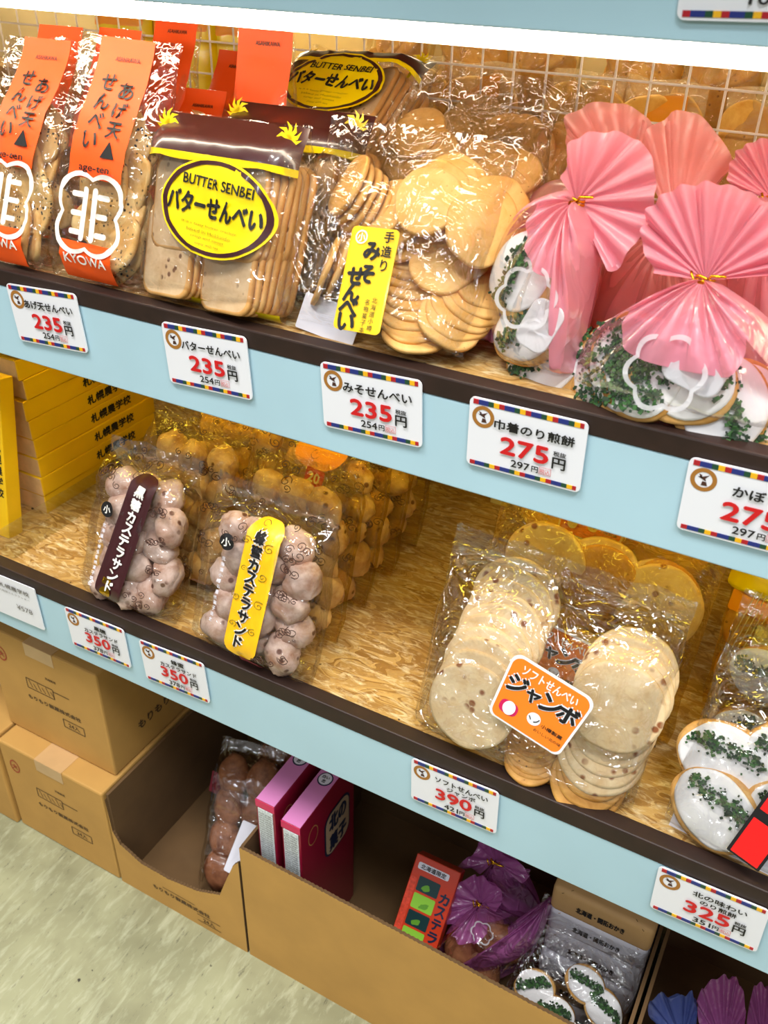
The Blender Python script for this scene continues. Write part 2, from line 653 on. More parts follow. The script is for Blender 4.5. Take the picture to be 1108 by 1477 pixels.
def column(g, s, x, z0, step, h, surf=None, bold=0.03, lean=0.0, eps=0.0012, w=None, mi=0):
    """letters one below the other; lean shifts each further along x"""
    for k, ch in enumerate(s):
        up = ch in 'ーっゃ・'
        letter(g, ch, x + lean * k * step, z0 - k * step, h if not up else h * (1.0 if ch == 'ー' else 0.6), surf, (w if not up else None), 90 if ch == 'ー' and False else 0, bold, eps, mi=mi)
    return g


def ridged(x, z, seed):
    """sharp creases of crumpled film, in metres of relief for amplitude 1"""
    s = 0
    for ax, az, k, wgt in ((14, 42, 1.0, 0.5), (46, 16, 3.1, 0.45), (30, 60, 7.7, 0.3), (70, 30, 5.2, 0.22)):
        q = noise.noise((x * ax + z * az * 0.45 + seed * k, z * az - x * ax * 0.3, seed + k))
        s += wgt * (1 - min(1, abs(q) * 3.2))
    return s


def make_streaks(w, h, seed, n):
    """long fold lines of a handled film packet: start, direction, length, height, width"""
    r = random.Random(seed * 13 + 5)
    out = []
    for k in range(n):
        a = R_(r.choice((20, -25, 70, 110, 55, -50, 5, 90)) + r.uniform(-15, 15))
        out.append((r.uniform(-w * 0.48, w * 0.48), r.uniform(h * 0.02, h * 0.98), math.cos(a), math.sin(a), r.uniform(0.012, 0.045), r.uniform(0.0005, 0.0015), r.uniform(0.0009, 0.0019)))
    return out


class Bag:
    """a sealed film packet posed on the shelf; its film is a pillow with creases"""

    def __init__(s, name, label, cat, M, w, h, d, seed=0, crease=0.0022, film=None, group=None, taper=0.62, seal=0.07, nx=34, nz=40, power=9, streaks=0):
        s.st = make_streaks(w, h, seed, streaks)
        s.M, s.w, s.h, s.d, s.seed, s.cr, s.taper, s.seal, s.p = M, w, h, d, seed, crease, taper, seal, power
        s.root = thing(name, label, cat, M, group)
        fv, bv, ff = [], [], []
        for j in range(nz + 1):
            v = j / nz
            for i in range(nx + 1):
                u = i / nx
                x, z = (u - 0.5) * w, v * h
                ex = 0.004 * noise.noise((z * 30, seed, 1.0)) * abs(2 * u - 1)
                ez = 0.004 * noise.noise((x * 34, seed, 4.0)) * (1 if v > 0.95 else 0)
                fv.append((x + ex, s.front(x, z), z + ez))
                bv.append((x + ex, s.back(x, z), z + ez))
        low = min((M @ Vector(p)).z for p in fv + bv) - M.translation.z
        if low < 0.0008:
            s.M = M = Matrix.Translation((0, 0, 0.0008 - low)) @ M
            s.root.matrix_world = M
        m = nx + 1
        g = G()
        fr = [(j * m + i, j * m + i + 1, (j + 1) * m + i + 1, (j + 1) * m + i) for j in range(nz) for i in range(nx)]
        g.add((fv, fr))
        g.add((bv, [f[::-1] for f in fr]))
        s.film = g.build('film_wrapper', film or CLEAR, s.root)

    def prof(s, x, z):
        u, v = abs(2 * x / s.w), z / s.h
        a = max(0.0, 1 - min(1, u) ** s.p) ** 0.6
        b = min(1, max(0, v) / 0.1) ** 0.6
        t = 1 - s.seal
        c = 1.0 if v < s.taper else max(0.0, (t - v) / (t - s.taper))
        return a * b * (c * c * (3 - 2 * c)) if c < 1 else a * b

    def front(s, x, z):
        p = s.prof(x, z)
        y = -s.d / 2 * p - 0.0008 - s.cr * (0.35 + 0.65 * p) * ridged(x, z, s.seed)
        for x0, z0, ca, sa, L, A, wd_ in s.st:
            dx, dz = x - x0, z - z0
            t = dx * ca + dz * sa
            if -L < t < L:
                n = (dz * ca - dx * sa + 0.12 * t * t / L) / wd_
                if -2.5 < n < 2.5:
                    y -= A * math.exp(-n * n) * (1 - (t / L) ** 2)
        return y

    def back(s, x, z):
        p = s.prof(x, z)
        return s.d / 2 * p + 0.0008 + s.cr * 0.5 * ridged(x + 0.5, z, s.seed + 9)

    def at(s, u, v, y=0.0):
        return local(s.M, u, v, y)

    def piece(s, name, me, x, y, z, tilt=0, turn=0, spin=0):
        return link(name, me, s.root, Matrix.Translation((x, y, z)) @ Matrix.Rotation(R_(turn), 4, 'Z') @ Matrix.Rotation(R_(tilt), 4, 'X') @ Matrix.Rotation(R_(spin), 4, 'Y'))

    def stick(s, name, shape, m, parent=None):
        return G().add(shape).build(name, m, parent or s.root)


# ---------------------------------------------------------------- setting
g = G(); bx(g, -3.2, 2.2, -2.6, 0.62, -0.05, 0.0)
structure(g.build('floor', floor_material('worn_vinyl'), smooth=False))
g = G(); bx(g, -3.2, 2.2, 0.62, 0.7, -0.05, 1.75)
structure(g.build('wall_back', CREAMWALL, smooth=False))

SZ_A, SZ_B = 0.902, 0.534
X0, X1 = -1.45, 0.75


def shelf(label, y_front, z_board, z_lip_bot, z_lip_top, z_rail_bot, depth, lip=True):
    t = thing('display_shelf', label, 'shelf', pose(0, y_front, z_board))
    g = G(); bx(g, X0, X1, 0.012, depth, -0.02, 0.0, 0.001)
    g.build('shelf_board', OSB, t, smooth=False)
    g = G(); bx(g, X0, X1, 0.0, 0.012, z_rail_bot - z_board, z_lip_bot - z_board, 0.0012)
    r = g.build('front_rail', BLUE, t, smooth=False)
    r['label'] = 'pale blue front rail'
    if lip:
        g = G(); bx(g, X0, X1, -0.001, 0.016, z_lip_bot - z_board, z_lip_top - z_board, 0.0015)
        l = g.build('edge_strip', LIP, t, smooth=False)
        l['label'] = 'dark brown edge strip along the front'
    return t


shelf('upper strand-board shelf with a pale blue front rail, holding pink pouches and orange packets', 0.0, SZ_A, 0.888, 0.905, 0.813, 0.405)
shelf('lower strand-board shelf with a pale blue front rail, above the cardboard boxes', -0.02, SZ_B, 0.517, 0.5377, 0.439, 0.46)
shelf('topmost shelf with a blue front rail above the glowing white strip light', 0.0, 1.19, 1.30, 1.31, 1.136, 0.405, False)

g = G(); bx(g, X0, X1, -0.17, 0.405, 1.42, 1.44, 0.002)  # unseen board, added to keep ceiling light off the topmost rail
tag(g.build('shade_board', BLUE, smooth=False), 'added pale blue board, out of view, shading the topmost shelf rail', 'board')

t = thing('strip_light', 'glowing white strip light under the front rail of the topmost shelf', 'light', pose(0, 0.024, 1.129))
g = G().add(tube([(X0 + 0.05, 0, 0), (X1 - 0.05, 0, 0)], 0.0065, 12))
g.build('light_tube', lamp_material('warm_white_glow', (1, 0.86, 0.66, 1), TUBE_STRENGTH), t)
g = G(); bx(g, X0 + 0.04, X1 - 0.04, -0.009, 0.010, 0.006, 0.041, 0.002)
g.build('light_housing', WIRE, t, smooth=False)

t = thing('strip_light', 'amber strip light tucked up under the upper shelf board', 'light', pose(0, 0.15, 0.872))
g = G().add(tube([(X0 + 0.05, 0, 0), (X1 - 0.05, 0, 0)], 0.004, 10))
g.build('light_tube', lamp_material('amber_glow', (1, 0.76, 0.05, 1), AMBER_STRENGTH), t)
g = G(); bx(g, X0 + 0.04, X1 - 0.04, -0.008, 0.008, 0.003, 0.010, 0.001)
g.build('light_housing', WIRE, t, smooth=False)

t = thing('strip_light', 'added white fill tube, out of view, high up behind the wire grid', 'light', pose(0, 0.56, 1.155))  # hidden fill tube, added to brighten the bags behind the grid
g = G().add(tube([(X0 + 0.05, 0, 0), (X1 - 0.05, 0, 0)], 0.006, 10))
g.build('light_tube', lamp_material('fill_glow', (1, 0.88, 0.66, 1), 22), t)
g = G(); bx(g, X0 + 0.04, X1 - 0.04, -0.010, 0.062, 0.006, 0.02, 0.002)
g.build('light_housing', WIRE, t, smooth=False)

# back of the unit: dark panel behind the lower shelf, wire grid behind the upper one
g = G(); bx(g, X0, X1, 0.445, 0.455, 0.0, 0.88)
tag(g.build('back_panel', DARK, smooth=False), 'dark brown back panel behind the lower shelf', 'panel')

t = thing('wire_grid_panel', 'white wire grid panel standing behind the goods on the upper shelf', 'wire grid', pose(0, 0.415, SZ_A))
g = G()
k = 0
x = X0 + 0.02
while x < X1:
    g.add(tube([(x, 0, 0.0), (x, 0, 0.28)], 0.0013, 6)); x += 0.036
g.build('vertical_wires', WIRE, t)
g = G()
z = 0.014
while z < 0.28:
    g.add(tube([(X0, -0.0024, z), (X1, -0.0024, z)], 0.0013, 6)); z += 0.036
g.build('horizontal_wires', WIRE, t)

for i, x in enumerate((-0.352, 0.55)):
    t = thing('shelf_post', ('slotted cream steel post at the back of the lower shelf, above the soft cracker bag', 'slotted cream steel post at the back of the lower shelf, out at its right end')[i], 'post', pose(x, 0.425, 0))
    g = G(); bx(g, -0.013, 0.013, -0.012, 0.012, 0.0, 0.88, 0.0015)
    g.build('post_channel', STEEL, t, smooth=False)
    g = G()
    for k in range(20):
        g.add(plate(rr(0.006, 0.012, 0.0028), -0.0126, -0.0121), Matrix.Translation((0, 0, 0.05 + k * 0.042)))
    g.build('slot_holes', DARK, t, smooth=False)

# ---------------------------------------------------------------- price tags
TAGBASE = {}


def tag_stripes(w, z, h=0.0038, start=0):
    g = G()
    x = -w / 2
    seq = [(0, 0.0042), (1, 0.0078), (2, 0.0042), (3, 0.0042)]
    k = start
    while x < w / 2 - 1e-5:
        c, l = seq[k % 4]
        l = min(l, w / 2 - x)
        g.add(plate([(x, z - h / 2), (x + l, z - h / 2), (x + l, z + h / 2), (x, z + h / 2)], -0.0004, 0.0), Matrix.Translation((0, -0.0006, 0)), c)
        x += l; k += 1
    return g


def price_tag(label, x, y, z, lines, price, tax, roll=0.0, w=0.0905, h=0.057, lean=0.0):
    M = pose(x, y, z, 0, lean, roll)
    t = thing('price_tag', label, 'price tag', M, 'price tags on the shelf rails')
    G().add(plate(rr(w, h, 0.0045), -0.0006, 0.0006)).build('card', CARD, t, smooth=False)
    tag_stripes(w - 0.006, h / 2 - 0.0032).build('top_border', STRIPES, t, smooth=False)
    tag_stripes(w - 0.006, -h / 2 + 0.0032, 0.0032).build('bottom_border', STRIPES, t, smooth=False)
    flat = lambda X, Z: -0.0007
    lx, lz = -w / 2 + 0.0115, h / 2 - 0.0145
    b = G().add(patch(oval(0.0088, 0.0088, 32), flat, lx, lz, 0, 0.0002, 0.66, 1)).build('round_badge', RINGBROWN, t)
    e = G()
    for pts in ([(-0.0042, 0.0018), (-0.001, 0.0022), (0.0035, 0.0042), (0.001, 0.0012), (0.0018, -0.001), (-0.0012, 0.0005)],
                [(-0.0035, 0.004), (-0.0015, 0.0034), (-0.001, 0.0005), (-0.0022, 0.001)],
                [(-0.0006, -0.0012), (0.002, -0.0014), (0.003, -0.0042), (-0.0012, -0.0044)]):
        e.add(([(lx + a, -0.0009, lz + c) for a, c in pts], [tuple(range(len(pts)))]))
    e.build('badge_emblem', SCROLL, b, smooth=False)
    g = G()
    if len(lines) == 1:
        s = lines[0]
        letter(g, s, 0.0065, 0.0115, 0.0078, flat, min(0.062, 0.0102 * len(s)), 0, 0.035)
    else:
        letter(g, lines[0], 0.008, 0.0146, 0.0062, flat, min(0.054, 0.0088 * len(lines[0])), 0, 0.035)
        letter(g, lines[1], 0.008, 0.0068, 0.0054, flat, min(0.05, 0.0074 * len(lines[1])), 0, 0.035)
    g.build('product_name', BLACK, t, smooth=False)
    g = letter(G(), price, 0.0005, -0.0045, 0.0135, flat, 0.037, 0, 0.045)
    g.build('price_figures', RED, t, smooth=False)
    g = letter(G(), '円', 0.0275, -0.0085, 0.009, flat, 0.0098, 0, 0.03)
    letter(g, '税抜', 0.0275, -0.0008, 0.0038, flat, 0.0095, 0, 0.03)
    g.build('yen_sign', BLACK, t, smooth=False)
    g = letter(G(), tax, -0.0015, -0.0175, 0.0058, flat, 0.0145, 0, 0.03)
    letter(g, '円', 0.0100, -0.0178, 0.0048, flat, 0.005, 0, 0.03)
    g.build('tax_price', BLACK, t, smooth=False)
    g = letter(G(), '税込', 0.0178, -0.0178, 0.0042, flat, 0.0075, 0, 0.02)
    for pts in (((0.0132, -0.0147), (0.0224, -0.0147), (0.0224, -0.0151), (0.0132, -0.0151)), ((0.0132, -0.0205), (0.0224, -0.0205), (0.0224, -0.0209), (0.0132, -0.0209)),
                ((0.0132, -0.0147), (0.0136, -0.0147), (0.0136, -0.0209), (0.0132, -0.0209)), ((0.0220, -0.0147), (0.0224, -0.0147), (0.0224, -0.0209), (0.0220, -0.0209))):
        g.add(([(a, -0.0014, c) for a, c in pts], [(0, 1, 2, 3)]))
    g.build('tax_stamp', PINKSTAMP, t, smooth=False)
    return t


ZA, ZB = 0.868, 0.4925
price_tag('white 235 yen price tag for あげ天せんべい, under the orange-banded packets', -0.668, -0.0025, ZA, ['あげ天せんべい'], '235', '254', 4)
price_tag('white 235 yen price tag for バターせんべい, under the yellow oval label', -0.4796, -0.0025, ZA, ['バターせんべい'], '235', '254', 3)
price_tag('white 235 yen price tag for みそせんべい, under the miso cracker bag', -0.3175, -0.0025, ZA, ['みそせんべい'], '235', '254', 3)
price_tag('white 275 yen price tag for 巾着のり煎餅, fully in view under the pink pouches', -0.188, -0.0025, ZA + 0.001, ['巾着のり煎餅'], '275', '297', 1)
price_tag('white 275 yen price tag for かぼちゃ, cut off by the right edge', -0.0265, -0.0025, ZA - 0.003, ['かぼちゃ'], '275', '297', 1.5)
price_tag('white 350 yen price tag for 黒糖カステラサンド, under the dark brown label packet', -0.661, -0.0225, ZB, ['黒糖', 'カステラサンド'], '350', '378', 2)
price_tag('white 350 yen price tag for 蜂蜜カステラサンド, under the honey yellow label packet', -0.549, -0.0225, ZB, ['蜂蜜', 'カステラサンド'], '350', '378', 3)
price_tag('white 390 yen price tag for ソフトせんべいジャンボ, under the big soft cracker bag', -0.2104, -0.0225, ZB - 0.001, ['ソフトせんべい', 'ジャンボ'], '390', '421', 2)
price_tag('white 325 yen price tag for 北の味わいのり煎餅, at the lower right', 0.0275, -0.0225, ZB - 0.002, ['北の味わい', 'のり煎餅'], '325', '351', 2)
pt = on_y(972, 27, -0.003)
price_tag('white price tag on the blue rail of the topmost shelf, upper right corner', pt.x + 0.0455, -0.0025, pt.z + 0.0295, [' '], '101', '101', 2)

c = on_y(60, 890, -0.0225)
t = thing('handwritten_price_card', 'plain white price card with grey writing at the left end of the lower rail', 'price card', pose(c.x - 0.048, -0.0225, 0.494, 0, 0, 1.5))
G().add(plate(rr(0.096, 0.062, 0.002), -0.0006, 0.0006)).build('card', CARD, t, smooth=False)
g = G(); fl = lambda X, Z: -0.0007
letter(g, '札幌農学校', 0.012, 0.019, 0.0065, fl, 0.05, 0, 0.02)
letter(g, '北海道ミルククッキー', 0.01, 0.010, 0.0034, fl, 0.052)
letter(g, '¥578', 0.022, -0.008, 0.0075, fl, 0.026)
g.build('card_writing', GREYINK, t, smooth=False)

# ---------------------------------------------------------------- cracker meshes
CRK = {}
for k in range(3):
    CRK['butter%d' % k] = None
    CRK['miso%d' % k] = G().add(slab(oval(0.0275, 0.0265, 36, 0.10, k + 1), 0.0042, 0.001, 0.2, 0.0016, k)).mesh('rice_cracker', MISO)
    CRK['sesame%d' % k] = G().add(slab(oval(0.034, 0.029, 36, 0.22, k + 5), 0.006, 0.002, 0.2, 0.005, k + 3)).mesh('rice_cracker', SESAME)
    CRK['jumbo%d' % k] = G().add(slab(oval(0.041, 0.040, 40, 0.05, k + 9), 0.0055, 0.001, 0.25, 0.0012, k)).mesh('soft_cracker', JUMBO)
    CRK['brown%d' % k] = G().add(slab(oval(0.036, 0.035, 40, 0.06, k + 9), 0.006, 0.001, 0.25, 0.001, k)).mesh('soft_cracker', JUMBODK)
    CRK['golden%d' % k] = G().add(slab(oval(0.033, 0.031, 28, 0.12, k + 15), 0.006, 0.001, 0.25, 0.003, k)).mesh('rice_cracker', GOLDCRACK)


def butter_mesh(w, h):
    vs, fs = slab(rr(w, h, 0.013, 4), 0.0052, 0.0003, 0.15, 0.0006, w * 90)
    g = G()
    g.v, g.f = list(vs), list(fs)
    n = len(rr(w, h, 0.013, 4))
    for f in fs:
        rim = all((0 < i <= 7 * n) and 2 <= (i - 1) // n <= 5 for i in f)
        g.m.append(1 if rim else 0)
    return g.mesh('butter_cracker', [BUTTER, BUTTERRIM])


CRK['butter'] = butter_mesh(0.062, 0.078)


def nori_cracker(parent, M, seed, a=0.043, b=0.036, band=0.35, full=False):
    """oval rice cracker under white icing with seaweed flakes"""
    r = random.Random(seed)
    base = G().add(slab(oval(a, b, 40, 0.07, seed), 0.009, 0.002, 0.25, 0.003, seed)).build('iced_cracker', NORIBASE, parent, M=M)
    ic = G().add(slab([(x * 0.93, z * 0.9 + 0.002) for x, z in oval(a, b, 40, 0.1, seed + 3)], 0.003, 0.003, 0.6, 0.002, seed))
    ic.build('icing', ICING, base, M=Matrix.Translation((0, -0.0055, 0)))
    f = G()
    for k in range(230 if not full else 420):
        x = r.uniform(-a * 0.82, a * 0.82)
        z = r.gauss(b * band + 0.12 * b * math.sin(x / a * 2.2), b * (0.13 if not full else 0.42))
        if (x / a) ** 2 + (z / b) ** 2 > 0.78:
            continue
        s = r.uniform(0.0010, 0.0030)
        f.add(box(s, 0.0008, s * r.uniform(0.5, 1.6)), Matrix.Translation((x, -0.0098 - 0.002 * (1 - (x / a) ** 2 - (z / b) ** 2) - r.random() * 0.0012, z)) @ Matrix.Rotation(r.random() * 6, 4, 'Y') @ Matrix.Rotation(r.uniform(-0.5, 0.5), 4, 'X'), k % 2)
    f.build('seaweed_flakes', [GREEN, GREENDK], base, smooth=False)
    return base


# ---------------------------------------------------------------- upper shelf: orange-banded packets
def ageten(label, M, seed, group=None, full=True, h=0.208):
    w = 0.106 if full else 0.060
    b = Bag('cracker_packet', label, 'snack packet', M, w, h, 0.042, seed, 0.0024, CLEAR, group, taper=0.5, seal=0.04, nx=64 if full else 30, nz=100 if full else 40, streaks=26 if full else 8)
    bw = 0.057

    def strip(z0, z1, wt, wb, name):
        vs, fs = [], []
        n, m = 14, 8
        for j in range(n + 1):
            z = z0 + (z1 - z0) * j / n
            ww = wb + (wt - wb) * j / n
            for i in range(m + 1):
                x = (i / m - 0.5) * ww
                vs.append((x, b.front(x, z) - 0.0009, z))
        for j in range(n):
            for i in range(m):
                q = j * (m + 1) + i
                fs.append((q, q + 1, q + m + 2, q + m + 1))
        return b.stick(name, (vs, fs), ORANGE)
    up = strip(0.088, h - 0.001, bw, bw, 'orange_band')
    up['label'] = 'orange printed band'
    lo = strip(0.003, 0.034, bw, bw, 'orange_foot')
    lo['label'] = 'orange printed foot'
    g = letter(G(), 'ASAHIKAWA', 0.004, h - 0.018, 0.0036, b.front, 0.026, 0, 0.02, 0.0022, mi=0)
    if full:
        for k, ch in enumerate('あげ天▲'):
            letter(g, ch, 0.0115, 0.164 - k * 0.0168, 0.0135, b.front, 0.0145, 0, 0.025, 0.0022)
        for k, ch in enumerate('せんべい'):
            letter(g, ch, -0.0095, 0.170 - k * 0.0168, 0.0135, b.front, 0.0145, 0, 0.025, 0.0022)
        letter(g, 'age-ten', 0.0, 0.0955, 0.0062, b.front, 0.034, 0, 0.02, 0.0022)
    g.build('black_lettering', BLACK, up, smooth=False)
    if full:
        g = letter(G(), 'KYOWA', 0.0, 0.019, 0.0075, b.front, 0.046, 0, 0.03, 0.0022)
        g.build('maker_name', WHITEINK, lo, smooth=False)
        g = G()
        out = scallop(0.031, 4, 0.010)
        g.add(patch(out, b.front, 0, 0.058, 45, 0.0022, 0.885, 2))
        for sx in (-1, 1):
            g.add(patch(rr(0.0055, 0.046, 0.0025, 3), b.front, sx * 0.0052, 0.058, 0, 0.0022, 0, 3))
            for zz, an in ((0.074, 0), (0.058, 0), (0.042, 0)):
                g.add(patch(rr(0.013, 0.0048, 0.002, 3), b.front, sx * 0.0140, zz, -sx * an * 0 + sx * an, 0.0022, 0, 3))
        g.build('flower_emblem', WHITEINK, b.root)
    r = random.Random(seed)
    for k in range(4):
        z = 0.034 + k * 0.029
        for j in range(2):
            if not full and k == 3:
                continue
            b.piece('rice_cracker', CRK['sesame%d' % ((k + j) % 3)], r.uniform(-0.008, 0.012) * (1 if full else 0.2), -0.003 + j * 0.010, z + r.uniform(-0.003, 0.003), r.uniform(-14, 14), r.uniform(-18, 18) + (12 if k % 2 else -6), r.uniform(0, 180))
    return b


ageten('clear packet of fried crackers with an orange band, first one at the left edge', pose(-0.717, 0.012, SZ_A, 1, 26, 0), 1)
ageten('clear packet of fried crackers with an orange band, beside the butter cracker bag', pose(-0.612, 0.016, SZ_A, 4, 21, -2), 2)
GRP = 'orange-banded packets in the rows behind'
for k, (u, v, h_, lean, lab) in enumerate((
        (94, 40, 0.208, 24, 'orange-topped packet right behind the leftmost front packet'),
        (172, 44, 0.208, 24, 'orange-topped packet right behind the second front packet'),
        (258, 22, 0.208, 18, 'orange-topped packet in the back row, near the strip light'),
        (388, 33, 0.208, 8, 'orange-topped packet in the back row, next to the tilted butter cracker bag'),
        (345, 76, 0.172, 24, 'short orange-topped packet one row before the back, left of the tall back-row top'),
        (300, 132, 0.145, 24, 'lowest orange-topped packet, peeping out just behind the front butter cracker bag'))):
    zt = SZ_A + h_ * math.cos(R_(lean))
    p = on_z(u, v, zt)
    ageten(lab, pose(p.x, p.y - h_ * math.sin(R_(lean)), SZ_A, (2, -3, 0, 4, -2, 3)[k], lean, 0), 11 + k, GRP, False, h_)


# ---------------------------------------------------------------- butter cracker bags
def palm(g, surf, cx, cz, s=1.0, flip=1, eps=0.0025):
    for a in (80, 40, 5, 120, 160, 190):
        L = 0.0085 * s
        pts = [(0, 0.0012 * s), (L * 0.6, 0.0024 * s), (L, -0.001 * s), (L * 0.6, 0.0002 * s), (0, -0.001 * s)]
        ca, sa = math.cos(R_(a)), math.sin(R_(a))
        g.add(([(cx + flip * (x * ca - z * sa), surf(cx, cz) - eps, cz + x * sa + z * ca) for x, z in pts], [tuple(range(5))]))
    g.add(([(cx + flip * x, surf(cx, cz) - eps, cz + z) for x, z in ((-0.001 * s, 0), (0.001 * s, 0), (0.0028 * s, -0.016 * s), (0.0004 * s, -0.016 * s))], [(0, 1, 2, 3)]))


def butter_bag(label, M, seed, group=None, full=True):
    w, h = 0.152, 0.153
    b = Bag('butter_cracker_bag', label, 'snack bag', M, w, h, 0.058, seed, 0.0018, CLEAR, group, taper=0.82, seal=0.0, power=8, nx=70, nz=76, streaks=22)

    def band(z0, z1, m, name, wave=0.0, off=0.0012):
        vs, fs = [], []
        for j in range(5):
            for i in range(25):
                x = (i / 24 - 0.5) * (w - 0.002)
                z = z0 + (z1 - z0) * j / 4 - (wave * (abs(math.sin(x * 60)) if j == 0 else 0))
                vs.append((x, b.front(x, z) - off, z))
        for j in range(4):
            for i in range(24):
                q = j * 25 + i
                fs.append((q, q + 1, q + 26, q + 25))
        return b.stick(name, (vs, fs), m)
    hd = band(h - 0.033, h - 0.001, BROWNPRINT, 'header_band', 0.002)
    hd['label'] = 'dark brown printed header'
    band(h - 0.0375, h - 0.0335, YELLOW, 'yellow_border', 0.002, 0.0013)
    band(0.0, 0.006, YELLOW, 'foot_border', 0, 0.0013)
    for sx in (-1, 1):
        g = G()
        palm(g, b.front, sx * 0.063, h - 0.011, 1.5, -sx)
        g.build('palm_tree_print', YELLOW, hd, smooth=False)
    cx, cz = b.at(313, 303, -0.029) if full else (0.0, 0.085)
    A, B = 0.0565, 0.0385
    lb = b.stick('oval_label', patch(oval(A, B, 48), b.front, cx, cz, -4, 0.0022), YELLOW)
    lb['label'] = 'bright yellow oval label'
    b.stick('label_ring', patch(oval(A * 0.965, B * 0.95, 48), b.front, cx, cz, -4, 0.0026, 0.915, 1), BROWNPRINT, lb)
    g = G()
    letter(g, 'BUTTER SENBEI', cx + 0.002, cz + 0.0185, 0.0078, b.front, 0.072, -4, 0.03, 0.0034)
    letter(g, 'バターせんべい', cx, cz + 0.0005, 0.0165, b.front, 0.096, -4, 0.045, 0.0034)
    g.build('label_lettering', BLACK, lb, smooth=False)
    g = G()
    for k in range(4):
        letter(g, ('It is a tasty butter cracker', 'baked in Hokkaido', 'crisp and sweet', 'enjoy with tea')[k], cx - 0.002, cz - 0.0145 - k * 0.0048, 0.0026, b.front, 0.058 - k * 0.011, -4, 0, 0.0034)
    g.build('label_small_print', plain('ochre_ink', 'a08a10', 0.5), lb, smooth=False)
    m = CRK['butter']
    for n, x, z, c in ((5, -0.040, 0.040, 0.003), (7, 0.026, 0.038, 0.0032), (4, -0.036, 0.080, 0.003), (7, 0.029, 0.081, 0.0030)):
        for k in range(n):
            b.piece('butter_cracker', m, x + k * c, -0.0185 + k * 0.0056, z + k * 0.0008, -2, -10, (k * 37 % 7) - 3)
    return b


MB = pose(-0.490, 0.026, SZ_A, -3, 19, 1)
butter_bag('bag of square butter crackers with yellow oval label, standing at the front', MB, 3)
butter_bag('bag of square butter crackers standing close behind the front butter bag', pose(-0.474, 0.102, SZ_A, -3, 19, 1), 4, 'butter cracker bags')
Mt = pose(-0.500, 0.190, SZ_A + 0.062, -6, 56, 5)
tb = butter_bag('butter cracker bag lying tilted back on top, behind the standing ones', Mt, 5, 'butter cracker bags', False)
g = G(); letter(g, '北海道 銘菓', 0, 0.012, 0.007, tb.front, 0.07, 0, 0.03, 0.003)
g.build('foot_lettering', WHITEINK, tb.root, smooth=False)


